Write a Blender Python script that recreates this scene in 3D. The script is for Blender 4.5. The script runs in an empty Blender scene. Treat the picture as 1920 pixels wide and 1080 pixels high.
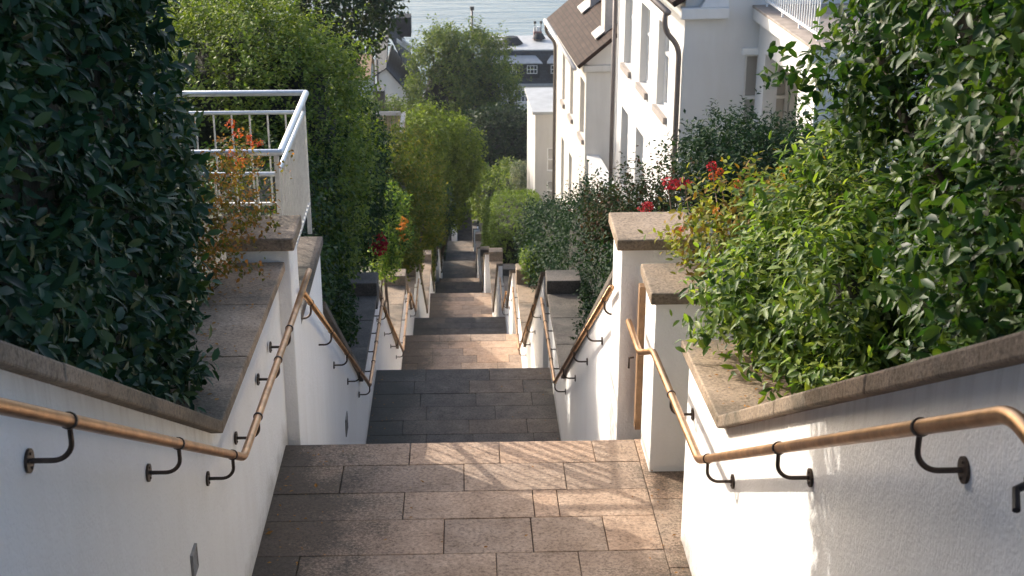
import bpy, math, random
import numpy as np
from mathutils import Vector
R = math.radians
random.seed(7)
scene = bpy.context.scene
COL = scene.collection

# ------------------------------------------------------------------ camera geometry (eye at the origin, stairs run along +Y)
F, TH, PSI = 2667.0, R(21.3), R(1.95)
cT, sT, cP, sP = math.cos(TH), math.sin(TH), math.cos(PSI), math.sin(PSI)
def ray(px, py):
    a, b = (px-960)/F, (540-py)/F
    xc, yc, zc = a, cT+b*sT, -sT+b*cT
    return Vector((xc*cP+yc*sP, yc*cP-xc*sP, zc))
def atY(px, py, Y):
    r = ray(px, py); return r*(Y/r.y)
def atZ(px, py, Z):
    r = ray(px, py); return r*(Z/r.z)

# ------------------------------------------------------------------ materials
def new_mat(name):
    m = bpy.data.materials.new(name); m.use_nodes = True
    nt = m.node_tree; nt.nodes.clear()
    out = nt.nodes.new('ShaderNodeOutputMaterial')
    b = nt.nodes.new('ShaderNodeBsdfPrincipled')
    nt.links.new(b.outputs[0], out.inputs[0])
    return m, nt, b, out
def N(nt, t, **kw):
    n = nt.nodes.new(t)
    for k, v in kw.items(): setattr(n, k, v)
    return n
def noise(nt, scale, detail=4, rough=.55, vec=None):
    n = N(nt, 'ShaderNodeTexNoise'); n.inputs['Scale'].default_value = scale
    n.inputs['Detail'].default_value = detail; n.inputs['Roughness'].default_value = rough
    if vec is not None: nt.links.new(vec, n.inputs['Vector'])
    return n
def ramp(nt, src, stops):
    r = N(nt, 'ShaderNodeValToRGB'); e = r.color_ramp.elements
    while len(e) < len(stops): e.new(.5)
    for el, (p, c) in zip(e, stops):
        el.position = p; el.color = (*c, 1) if len(c) == 3 else c
    nt.links.new(src, r.inputs[0]); return r
def mix(nt, fac, a, b, mode='MIX'):
    m = N(nt, 'ShaderNodeMix', data_type='RGBA', blend_type=mode)
    for s, v in ((m.inputs[0], fac), (m.inputs[6], a), (m.inputs[7], b)):
        if isinstance(v, bpy.types.NodeSocket): nt.links.new(v, s)
        elif isinstance(v, (int, float)): s.default_value = v
        else: s.default_value = (*v, 1)
    return m.outputs[2]
def math_node(nt, op, a, b=0.0, c=None, clamp=False):
    m = N(nt, 'ShaderNodeMath', operation=op, use_clamp=clamp)
    for s, v in zip(m.inputs, (a, b, c)):
        if v is None: continue
        if isinstance(v, bpy.types.NodeSocket): nt.links.new(v, s)
        else: s.default_value = v
    return m.outputs[0]
def bump(nt, b, src, strength, dist=.01):
    n = N(nt, 'ShaderNodeBump'); n.inputs['Strength'].default_value = strength; n.inputs['Distance'].default_value = dist
    nt.links.new(src, n.inputs['Height']); nt.links.new(n.outputs[0], b.inputs['Normal']); return n
def pos(nt):
    return N(nt, 'ShaderNodeNewGeometry').outputs['Position']

def plaster(name, base, dirt, amount=.5, fine=75, bump_s=.7, foot=False):
    m, nt, b, o = new_mat(name)
    p = pos(nt)
    st = N(nt, 'ShaderNodeMapping'); st.inputs['Scale'].default_value = (3.2, 3.2, .45); nt.links.new(p, st.inputs[0])
    n1 = noise(nt, 1.6, 6, .62, st.outputs[0]); n2 = noise(nt, .9, 5, .6, p); n3 = noise(nt, 26, 3, .6, p)
    s = math_node(nt, 'MULTIPLY', n1.outputs[0], n2.outputs[0])
    s = math_node(nt, 'ADD', s, math_node(nt, 'MULTIPLY', n3.outputs[0], .08))
    r = ramp(nt, s, [(.2, (0, 0, 0)), (.42, (1, 1, 1))])
    f = math_node(nt, 'MULTIPLY', r.outputs[0], amount)
    col = mix(nt, f, base, dirt)
    if foot:
        uv = N(nt, 'ShaderNodeUVMap'); sx = N(nt, 'ShaderNodeSeparateXYZ'); nt.links.new(uv.outputs[0], sx.inputs[0])
        nb_ = noise(nt, 5, 6, .7, p); nd = noise(nt, 38, 3, .7, p)
        k = math_node(nt, 'ADD', sx.outputs[0], math_node(nt, 'MULTIPLY', nb_.outputs[0], -.55))
        k = math_node(nt, 'ADD', k, math_node(nt, 'MULTIPLY', nd.outputs[0], -.18))
        m1 = ramp(nt, k, [(.0, (1, 1, 1)), (.22, (0, 0, 0))])
        m1.color_ramp.elements[0].position = 0
        sh = math_node(nt, 'ADD', k, .36)
        nt.links.new(sh, m1.inputs[0])
        col = mix(nt, math_node(nt, 'MULTIPLY', m1.outputs[0], .55), col, (.30, .265, .20))
        ms_ = N(nt, 'ShaderNodeMapping'); ms_.inputs['Scale'].default_value = (9, 9, .7); nt.links.new(p, ms_.inputs[0])
        ns = noise(nt, 2.2, 5, .65, ms_.outputs[0])
        t = math_node(nt, 'ADD', math_node(nt, 'MULTIPLY', ns.outputs[0], .9), math_node(nt, 'MULTIPLY', sx.outputs[1], -1.1))
        m2 = ramp(nt, t, [(.38, (0, 0, 0)), (.62, (1, 1, 1))])
        col = mix(nt, math_node(nt, 'MULTIPLY', m2.outputs[0], .28), col, (.40, .36, .30))
    nt.links.new(col, b.inputs['Base Color'])
    b.inputs['Roughness'].default_value = .9; b.inputs['Specular IOR Level'].default_value = .2
    nf = noise(nt, fine, 3, .6, p); nc = noise(nt, fine*.22, 2, .5, p)
    h = math_node(nt, 'ADD', nf.outputs[0], nc.outputs[0])
    bump(nt, b, h, bump_s, .006)
    return m

def stone(name, cols, grain=160, island=True, moss=None, rough=.8, joint=None, bs=.5):
    """granular stone; each block gets its own tint"""
    m, nt, b, o = new_mat(name)
    g = N(nt, 'ShaderNodeNewGeometry'); p = g.outputs['Position']
    n1 = noise(nt, grain, 3, .7, p); n2 = noise(nt, 5, 6, .65, p); n3 = noise(nt, 1.3, 4, .6, p)
    base = ramp(nt, n2.outputs[0], [(.25, cols[0]), (.5, cols[1]), (.75, cols[2])]).outputs[0]
    if island:
        rr = ramp(nt, g.outputs['Random Per Island'], [(0, (.74, .76, .80)), (.5, (1, 1, 1)), (1, (1.16, 1.08, 1.02))])
        base = mix(nt, 1.0, base, rr.outputs[0], 'MULTIPLY')
    gr = ramp(nt, n1.outputs[0], [(.3, (.42, .41, .40)), (.5, (1, 1, 1)), (.72, (1.4, 1.38, 1.35))])
    base = mix(nt, .8, base, gr.outputs[0], 'MULTIPLY')
    spots = noise(nt, 34, 2, .5, p)
    sr = ramp(nt, spots.outputs[0], [(.27, (.35, .33, .31)), (.36, (1, 1, 1))])
    base = mix(nt, .55, base, sr.outputs[0], 'MULTIPLY')
    if moss:
        colr, lo, hi, axis = moss
        sx = N(nt, 'ShaderNodeSeparateXYZ'); nt.links.new(p, sx.inputs[0])
        if axis == 'edge':      # damp moss where the paving meets the walls
            a = math_node(nt, 'ABSOLUTE', math_node(nt, 'SUBTRACT', sx.outputs[0], .28))
            k = N(nt, 'ShaderNodeMapRange'); k.inputs[1].default_value = lo; k.inputs[2].default_value = hi
            nt.links.new(a, k.inputs[0]); kk = k.outputs[0]
        else: kk = .3
        nn = math_node(nt, 'ADD', n3.outputs[0], math_node(nt, 'MULTIPLY', n2.outputs[0], .5))
        w = math_node(nt, 'ADD', math_node(nt, 'MULTIPLY', kk, .5), math_node(nt, 'MULTIPLY', nn, .9))
        fs = noise(nt, 70, 4, .75, p); w = math_node(nt, 'ADD', w, math_node(nt, 'MULTIPLY', math_node(nt, 'SUBTRACT', fs.outputs[0], .5), .75 if axis == 'edge' else .25))
        mr = ramp(nt, w, [(.78, (0, 0, 0)), (1.02, (1, 1, 1))])
        base = mix(nt, math_node(nt, 'MULTIPLY', mr.outputs[0], .8), base, colr)
    nt.links.new(base, b.inputs['Base Color'])
    b.inputs['Roughness'].default_value = rough; b.inputs['Specular IOR Level'].default_value = .18
    h = math_node(nt, 'ADD', n1.outputs[0], math_node(nt, 'MULTIPLY', n2.outputs[0], 1.5))
    bump(nt, b, h, bs, .008)
    return m

def leaf(name, cols, rough=.42, transl=.35, spec=.5, var=2.0):
    """each leaf its own tint out of cols (dark .. light)"""
    m, nt, b, o = new_mat(name)
    g = N(nt, 'ShaderNodeNewGeometry')
    k = len(cols)
    r = ramp(nt, g.outputs['Random Per Island'], [((i/(k-1)), c) for i, c in enumerate(cols)])
    n = noise(nt, var, 3, .6, g.outputs['Position'])
    v = ramp(nt, n.outputs[0], [(.3, (.75, .8, .8)), (.7, (1.2, 1.15, 1.0))])
    c = mix(nt, 1.0, r.outputs[0], v.outputs[0], 'MULTIPLY')
    nt.links.new(c, b.inputs['Base Color'])
    b.inputs['Roughness'].default_value = rough+.08
    b.inputs['Specular IOR Level'].default_value = spec*.36
    t = N(nt, 'ShaderNodeBsdfTranslucent')
    tc = mix(nt, 1.0, c, (1.5, 1.6, .55), 'MULTIPLY'); nt.links.new(tc, t.inputs[0])
    ms = N(nt, 'ShaderNodeMixShader'); ms.inputs[0].default_value = transl
    nt.links.new(b.outputs[0], ms.inputs[1]); nt.links.new(t.outputs[0], ms.inputs[2])
    nt.links.new(ms.outputs[0], o.inputs[0])
    return m

def simple(name, col, rough=.6, metal=0, var=.12, scale=8, bs=.1, spec=.5):
    m, nt, b, o = new_mat(name)
    p = pos(nt); n = noise(nt, scale, 5, .6, p)
    lo = tuple(c*(1-var) for c in col); hi = tuple(min(1, c*(1+var)) for c in col)
    nt.links.new(ramp(nt, n.outputs[0], [(.3, lo), (.7, hi)]).outputs[0], b.inputs['Base Color'])
    b.inputs['Roughness'].default_value = rough; b.inputs['Metallic'].default_value = metal
    b.inputs['Specular IOR Level'].default_value = spec
    if bs: bump(nt, b, n.outputs[0], bs, .01)
    return m

def glass(name, tint, rough=.08):
    m, nt, b, o = new_mat(name)
    n = noise(nt, .8, 2, .5, pos(nt))
    nt.links.new(ramp(nt, n.outputs[0], [(.35, tuple(c*.7 for c in tint)), (.65, tint)]).outputs[0], b.inputs['Base Color'])
    b.inputs['Roughness'].default_value = rough; b.inputs['Specular IOR Level'].default_value = .7
    return m

def tiles(name, cols, sx, sy, rough=.75, bs=.6):
    """roof tiles laid on UV (u along the eave, v up the slope, metres)"""
    m, nt, b, o = new_mat(name)
    uv = N(nt, 'ShaderNodeUVMap')
    br = N(nt, 'ShaderNodeTexBrick'); nt.links.new(uv.outputs[0], br.inputs['Vector'])
    br.inputs['Scale'].default_value = 1; br.inputs['Brick Width'].default_value = sx; br.inputs['Row Height'].default_value = sy
    br.inputs['Mortar Size'].default_value = .012; br.inputs['Bias'].default_value = 0
    br.inputs['Color1'].default_value = (*cols[0], 1); br.inputs['Color2'].default_value = (*cols[1], 1); br.inputs['Mortar'].default_value = (*cols[2], 1)
    n = noise(nt, 3, 5, .65, pos(nt))
    v = ramp(nt, n.outputs[0], [(.3, (.7, .7, .7)), (.7, (1.2, 1.2, 1.2))])
    nt.links.new(mix(nt, 1.0, br.outputs[0], v.outputs[0], 'MULTIPLY'), b.inputs['Base Color'])
    b.inputs['Roughness'].default_value = rough; b.inputs['Specular IOR Level'].default_value = .12
    bump(nt, b, br.outputs[1], -bs, .03)
    return m

M = {}
M['plaster'] = plaster('white_plaster', (.86, .845, .815), (.62, .57, .50), .20)
M['wall_plaster'] = plaster('wall_plaster', (.86, .845, .815), (.62, .57, .50), .20, foot=True)
M['house'] = plaster('house_plaster', (.62, .61, .59), (.50, .47, .43), .30, fine=50, bump_s=.15)
M['house_cream'] = plaster('cream_plaster', (.60, .57, .525), (.46, .43, .38), .4, fine=50, bump_s=.15)
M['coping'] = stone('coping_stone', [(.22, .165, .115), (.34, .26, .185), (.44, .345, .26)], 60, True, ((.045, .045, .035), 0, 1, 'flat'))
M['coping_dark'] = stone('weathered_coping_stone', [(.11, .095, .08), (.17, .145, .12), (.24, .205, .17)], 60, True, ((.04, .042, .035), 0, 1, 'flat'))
M['paving'] = stone('granite_paving', [(.28, .20, .142), (.395, .29, .21), (.49, .37, .275)], 50, True, ((.055, .048, .036), .5, 1.4, 'edge'))
M['paving_shaded'] = stone('shaded_grey_paving', [(.105, .088, .072), (.16, .135, .11), (.225, .19, .155)], 50, True, ((.055, .055, .045), .5, 1.5, 'edge'))  # darker copy of the granite; shade of the dark landings is in its colour
M['riser'] = stone('step_stone', [(.16, .13, .11), (.22, .18, .15), (.28, .23, .19)], 120, True, ((.06, .06, .045), .5, 1.5, 'edge'))
M['mortar'] = simple('joint_mortar', (.07, .055, .042), .95, 0, .4, 40)
M['copper'] = simple('bronze_tube', (.45, .265, .14), .38, 1.0, .3, 14, .05)
M['bronze'] = simple('dark_bronze', (.075, .055, .042), .45, .8, .3, 30, .08)
M['galv'] = simple('galvanised_steel', (.52, .55, .57), .45, .75, .12, 18, .03)
M['galv_bar'] = simple('galvanised_bar', (.55, .54, .51), .55, .4, .12, 18, .03)
M['wood'] = simple('orange_wood', (.26, .15, .075), .6, 0, .25, 24, .2)
M['bark'] = simple('bark', (.10, .075, .055), .9, 0, .35, 20, .6)
M['stem'] = simple('brown_stem', (.13, .085, .05), .8, 0, .3, 20, .3)
M['soil'] = simple('hillside_soil', (.065, .065, .04), .95, 0, .4, 2, .5)
M['pipe'] = simple('brown_downpipe', (.17, .14, .125), .5, .2, .12, 5, .03)
M['white'] = simple('white_paint', (.78, .77, .74), .5, 0, .06, 5, .02)
M['zinc'] = simple('zinc_sheet', (.36, .37, .37), .6, .3, .14, 2, .05)
M['slab'] = simple('balcony_stone', (.30, .25, .21), .8, 0, .2, 5, .2)
M['sill'] = simple('window_sill_stone', (.30, .26, .23), .8, 0, .1, 6, .05)
M['dormer'] = simple('lead_flashing', (.42, .39, .36), .7, 0, .12, 6, .1)
M['brick'] = simple('chimney_brick', (.24, .11, .085), .85, 0, .25, 8, .3)
M['deck'] = simple('weathered_wood', (.27, .20, .13), .8, 0, .3, 6, .2)
M['deck_rail'] = simple('pale_timber', (.48, .45, .42), .7, 0, .15, 6, .1)
M['brownwall'] = simple('brown_cladding', (.15, .105, .10), .8, 0, .2, 2, .1)
M['ochre'] = simple('ochre_roof', (.40, .25, .14), .8, 0, .2, 2, .1)
M['glass'] = glass('window_glass', (.10, .11, .12))
M['curtain'] = glass('curtained_glass', (.44, .42, .39), .25)
M['sashglass'] = glass('pale_window_glass', (.42, .43, .43), .18)
M['tile'] = tiles('brown_roof_tiles', ((.034, .019, .014), (.054, .032, .024), (.014, .009, .007)), .22, .16)
M['slate'] = tiles('dark_slates', ((.028, .034, .042), (.042, .05, .06), (.015, .018, .024)), .5, .3, .7)
M['vent'] = simple('grey_grille', (.33, .31, .28), .6, .3, .1, 30, .05)
M['iron'] = simple('blackened_iron', (.02, .02, .022), .5, .5, .2, 20, .05)
M['deadleaf'] = leaf('fallen_leaf_brown', [(.28, .12, .03), (.40, .20, .06)], .6, .1, .3)
# foliage
G = lambda *c: list(c)
M['laurel_dark'] = leaf('dark_laurel_leaf', G((0.011, 0.034, 0.021), (0.018, 0.052, 0.029), (0.024, 0.067, 0.035), (0.038, 0.084, 0.038), (0.068, 0.095, 0.037)), .36, .14, .5)
M['laurel'] = leaf('laurel_leaf', G((0.010, 0.030, 0.011), (0.017, 0.049, 0.014), (0.029, 0.068, 0.017), (0.050, 0.092, 0.022), (0.072, 0.111, 0.026)), .34, .34, .6)
M['cherry'] = leaf('bright_shrub_leaf', G((.028, .060, .017), (.060, .115, .026), (.11, .18, .038), (.17, .24, .052), (.27, .31, .08)), .36, .42, .6)
M['autumn'] = leaf('autumn_leaf', G((.06, .10, .024), (.13, .17, .034), (.22, .23, .05), (.26, .14, .04), (.10, .075, .03), (.30, .31, .07), (.09, .12, .03)), .5, .35, .3)
M['rust'] = leaf('rust_leaf', G((0.062, 0.090, 0.022), (0.125, 0.120, 0.031), (0.250, 0.120, 0.044), (0.325, 0.132, 0.055), (0.150, 0.132, 0.033), (0.112, 0.066, 0.033)), .55, .35, .3)
M['privet'] = leaf('privet_leaf', G((0.065, 0.105, 0.024), (0.109, 0.161, 0.033), (0.160, 0.210, 0.044), (0.232, 0.266, 0.066)), .42, .32, .5)
M['ivy'] = leaf('ivy_leaf', G((0.013, 0.035, 0.014), (0.020, 0.048, 0.017), (0.032, 0.066, 0.020), (0.054, 0.087, 0.024)), .42, .25, .45)
M['hedge_gold'] = leaf('golden_hedge_leaf', G((0.041, 0.069, 0.016), (0.063, 0.092, 0.020), (0.086, 0.115, 0.023), (0.135, 0.138, 0.029), (0.063, 0.092, 0.020), (0.198, 0.156, 0.036)), .5, .35, .3)
M['light'] = leaf('light_green_leaf', G((0.075, 0.114, 0.022), (0.125, 0.168, 0.032), (0.175, 0.216, 0.045)), .5, .38, .35)
M['tree_mid'] = leaf('tree_leaf', G((0.053, 0.087, 0.022), (0.090, 0.131, 0.029), (0.135, 0.174, 0.041), (0.180, 0.210, 0.054)), .5, .32, .4)
M['tree_dark'] = leaf('dark_tree_leaf', G((.013, .028, .013), (.020, .040, .016), (.032, .055, .02), (.05, .07, .025)), .45, .22, .4)
M['bush_dark'] = leaf('dark_bush_leaf', G((0.010, 0.027, 0.014), (0.015, 0.039, 0.017), (0.023, 0.053, 0.022), (0.036, 0.064, 0.026)), .5, .18, .3)
M['rose'] = leaf('rose_leaf', G((.018, .035, .016), (.03, .055, .022), (.05, .05, .024), (.085, .035, .022)), .5, .2, .25)
M['clipped'] = leaf('clipped_hedge_leaf', G((0.078, 0.126, 0.031), (0.120, 0.174, 0.042), (0.168, 0.222, 0.061)), .45, .35, .4)
M['grey'] = leaf('grey_green_leaf', G((.10, .12, .09), (.16, .18, .14), (.24, .24, .19)), .6, .2, .3)
M['red'] = leaf('red_petal', G((0.280, 0.011, 0.027), (0.384, 0.018, 0.041), (0.464, 0.036, 0.063)), .5, .25, .3)
M['redor'] = leaf('coral_petal', G((.45, .07, .03), (.55, .10, .05), (.60, .16, .06)), .5, .25, .3)
M['crimson'] = leaf('crimson_petal', G((.20, .006, .02), (.32, .012, .035), (.40, .02, .05)), .5, .25, .3)
M['orange'] = leaf('orange_petal', G((.50, .17, .03), (.62, .25, .05)), .5, .25, .3)

M['twigs'] = simple('shaded_interior_twigs', (.016, .018, .011), .95, 0, .5, 30, .8)  # near-black twigs: the shade between leaves is put into this colour
# ------------------------------------------------------------------ object helpers
def tag(o, label=None, cat=None, group=None, kind=None):
    if label: o['label'] = label
    if cat: o['category'] = cat
    if group: o['group'] = group
    if kind: o['kind'] = kind
    return o
def empty(name, loc, label, cat, group=None, rz=0):
    o = bpy.data.objects.new(name, None); COL.objects.link(o)
    o.location = loc; o.rotation_euler.z = rz; o.empty_display_size = .2
    return tag(o, label, cat, group)

class MB:
    def __init__(s): s.v = []; s.f = []; s.mi = []; s.uv = {}
    def face(s, pts, mi=0, uv=None):
        b = len(s.v); s.v += [tuple(p) for p in pts]; s.f.append(tuple(range(b, b+len(pts)))); s.mi.append(mi)
        if uv: s.uv[len(s.f)-1] = uv
    def hexa(s, p, mi=0):   # p: 4 bottom (ccw) + 4 top
        b = len(s.v); s.v += [tuple(q) for q in p]
        for q in ((3, 2, 1, 0), (4, 5, 6, 7), (0, 1, 5, 4), (1, 2, 6, 5), (2, 3, 7, 6), (3, 0, 4, 7)):
            s.f.append(tuple(b+i for i in q)); s.mi.append(mi)
    def box(s, x0, x1, y0, y1, z0, z1, mi=0):
        s.hexa([(x0, y0, z0), (x1, y0, z0), (x1, y1, z0), (x0, y1, z0), (x0, y0, z1), (x1, y0, z1), (x1, y1, z1), (x0, y1, z1)], mi)
    def tube(s, pts, r, seg=12, mi=0, cap=True, radii=None):
        pts = [Vector(p) for p in pts]; n = len(pts); b = len(s.v)
        t0 = (pts[1]-pts[0]).normalized()
        u = t0.cross(Vector((0, 0, 1)))
        if u.length < .05: u = t0.cross(Vector((1, 0, 0)))
        u.normalize()
        for i in range(n):
            if i == 0: t = t0; k = 1
            elif i == n-1: t = (pts[i]-pts[i-1]).normalized(); k = 1
            else:
                a = (pts[i]-pts[i-1]).normalized(); c = (pts[i+1]-pts[i]).normalized()
                t = (a+c).normalized(); k = 1
            u = (u - t*u.dot(t)).normalized(); w = t.cross(u)
            rr = radii[i] if radii else r
            for j in range(seg):
                a = 2*math.pi*j/seg
                s.v.append(tuple(pts[i] + (u*math.cos(a)+w*math.sin(a))*rr*k))
        for i in range(n-1):
            for j in range(seg):
                j2 = (j+1) % seg
                s.f.append((b+i*seg+j, b+i*seg+j2, b+(i+1)*seg+j2, b+(i+1)*seg+j)); s.mi.append(mi)
        if cap:
            s.f.append(tuple(b+j for j in range(seg))[::-1]); s.mi.append(mi)
            s.f.append(tuple(b+(n-1)*seg+j for j in range(seg))); s.mi.append(mi)
    def disc(s, c, axis, r, h, seg=14, mi=0):
        c = Vector(c); a = Vector(axis).normalized()
        s.tube([c, c+a*h], r, seg, mi)
    def build(s, name, mats, parent=None, loc=None, bevel=0, smooth=False, seg=2):
        me = bpy.data.meshes.new(name)
        off = Vector(loc) if loc is not None else Vector((0, 0, 0))
        me.from_pydata([tuple(Vector(v)-off) for v in s.v], [], s.f)
        for m in (mats if isinstance(mats, (list, tuple)) else [mats]): me.materials.append(m)
        me.polygons.foreach_set('material_index', s.mi)
        if s.uv:
            l = me.uv_layers.new(name='UVMap')
            for fi, uv in s.uv.items():
                for li, q in zip(me.polygons[fi].loop_indices, uv): l.data[li].uv = q
        if smooth: me.polygons.foreach_set('use_smooth', [True]*len(me.polygons))
        me.update()
        o = bpy.data.objects.new(name, me); COL.objects.link(o)
        if parent is not None:
            o.parent = parent
        if loc is not None: o.location = off
        if bevel:
            b = o.modifiers.new('bevel', 'BEVEL'); b.width = bevel; b.segments = seg; b.limit_method = 'ANGLE'; b.angle_limit = R(35)
        return o
def rel(parent):     # world offset of a parent placed without rotation
    return Vector(parent.location)
def part(mb, name, mats, parent, **kw):
    """mesh given in world coordinates, child of an unrotated root"""
    o = mb.build(name, mats, parent, **kw)
    root = parent
    off = Vector((0, 0, 0))
    while root is not None:
        off += Vector(root.location); root = root.parent
    me = o.data
    co = np.empty(len(me.vertices)*3); me.vertices.foreach_get('co', co)
    co = co.reshape(-1, 3) - np.array(off); me.vertices.foreach_set('co', co.ravel()); me.update()
    return o

def fillet(pts, r, n=6):
    """round the corners of a polyline"""
    pts = [Vector(p) for p in pts]; out = [pts[0]]
    for i in range(1, len(pts)-1):
        a, b, c = pts[i-1], pts[i], pts[i+1]
        d1 = (a-b); d2 = (c-b); k = min(r, d1.length*.45, d2.length*.45)
        p, q = b+d1.normalized()*k, b+d2.normalized()*k
        for j in range(n+1):
            t = j/n; out.append(p*(1-t)**2 + b*2*t*(1-t) + q*t*t)
    out.append(pts[-1]); return out

# ------------------------------------------------------------------ the stairway profile
#        y0,   y1,    z0,     z1,    xl,    xr
LAND = [(-4.0, 2.45, -2.20, -2.20, -1.15, 1.17),
        (5.72, 8.10, -4.11, -4.22, -1.15, 1.17),
        (13.9, 16.65, -7.50, -7.60, -1.17, 1.05),
        (22.1, 25.30, -10.72, -10.82, -1.21, .99),
        (28.3, 30.55, -12.53, -12.63, -1.22, .88),
        (36.3, 40.70, -15.9, -16.02, -1.12, .74),
        (46.3, 50.1, -19.18, -19.27, -1.17, .57),
        (53.9, 56.4, -21.45, -21.52, -1.15, .52),
        (60.8, 65.4, -23.95, -24.05, -1.13, .48),
        (71.4, 76.4, -27.42, -27.52, -1.16, .49),
        (81.0, 85.3, -29.95, -30.03, -1.18, .42),
        (90.5, 99.5, -32.9, -33.0, -1.15, .42)]

def slabs(mb, rows, x0, x1, zf, th=.06, gap=.0045):
    """rows: list of (ynear, yfar, [joint x]) -> paving slabs lying on the plane zf(y)"""
    for ya, yb, js in rows:
        xs = [x0]+list(js)+[x1]
        for a, b in zip(xs[:-1], xs[1:]):
            dz = random.uniform(-.002, .002)
            g = gap/2*random.uniform(.7, 1.5)
            q = [(a+g, ya+g), (b-g, ya+g), (b-g, yb-g), (a+g, yb-g)]
            mb.hexa([(x, y, zf(y)-th) for x, y in q]+[(x, y, zf(y)+dz) for x, y in q])

def rand_rows(y0, y1, depth, x0, x1, L=(.5, .85)):
    n = max(1, round((y1-y0)/depth)); d = (y1-y0)/n; rows = []
    for i in range(n):
        js = []; x = x0 + random.uniform(.25, .8)
        while x < x1-.22:
            js.append(x); x += random.uniform(*L)
        rows.append((y0+i*d, y0+(i+1)*d, js))
    return rows

def X_at(px, py, Z=-4.18): return atZ(px, py, Z).x
for i, (y0, y1, z0, z1, xl, xr) in enumerate(LAND):
    zf = lambda y, y0=y0, y1=y1, z0=z0, z1=z1: z0+(z1-z0)*(y-y0)/(y1-y0)
    pav = M['paving'] if i in (0, 1, 3, 5, 7) else M['paving_shaded']  # sunny landings take the light copy, the others the shade-darkened one
    mb = MB()
    if i == 1:
        rows = [(7.80, 8.12, [X_at(768, 845), X_at(937, 845), X_at(1115, 845)]),
                (7.43, 7.80, [X_at(640, 895), X_at(870, 895), X_at(1061, 895)]),
                (7.09, 7.43, [X_at(757, 950), X_at(1001, 950), X_at(1048, 950)]),
                (6.69, 7.09, [X_at(832, 1020), X_at(999, 1020), X_at(1138, 1020)]),
                (6.34, 6.69, [X_at(560, 1066), X_at(931, 1066), X_at(1087, 1066)]),
                (6.0, 6.34, [-.6, .1, .7]), (5.72, 6.0, [-.3, .5])]
        slabs(mb, rows, xl-.02, 1.06, zf)
        slabs(mb, [(5.72, 6.5, []), (6.5, 7.3, []), (7.3, 8.14, [])], 1.059, 1.62, lambda y: zf(y)-.004)
    else:
        slabs(mb, rand_rows(y0, y1, .37, xl, xr), xl-.02, xr+.02, zf)
    o = mb.build('landing', pav, bevel=.004); tag(o, kind='structure')
    b = MB(); xx = 1.64 if i == 1 else xr+.02
    b.hexa([(xl-.02, y0, z0-.5), (xx, y0, z0-.5), (xx, y1-.03, z1-.5), (xl-.02, y1-.03, z1-.5),
            (xl-.02, y0, z0-.022), (xx, y0, z0-.022), (xx, y1-.03, z1-.022), (xl-.02, y1-.03, z1-.022)])
    o = b.build('landing_bed', M['mortar']); tag(o, kind='structure')
    if i:
        py1, pz1 = LAND[i-1][1], LAND[i-1][3]
        drop = pz1-z0; n = max(2, round(drop/.165)); h = drop/n; d = (y0-py1)/(n-1)
        s = MB()
        for k in range(1, n):
            ya = py1+(k-1)*d; zt = pz1-k*h
            s.box(xl-.02, xr+.02, ya, ya+d+.02, zt-.5, zt)
        o = s.build('steps', M['riser'], bevel=.008); tag(o, kind='structure')

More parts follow.
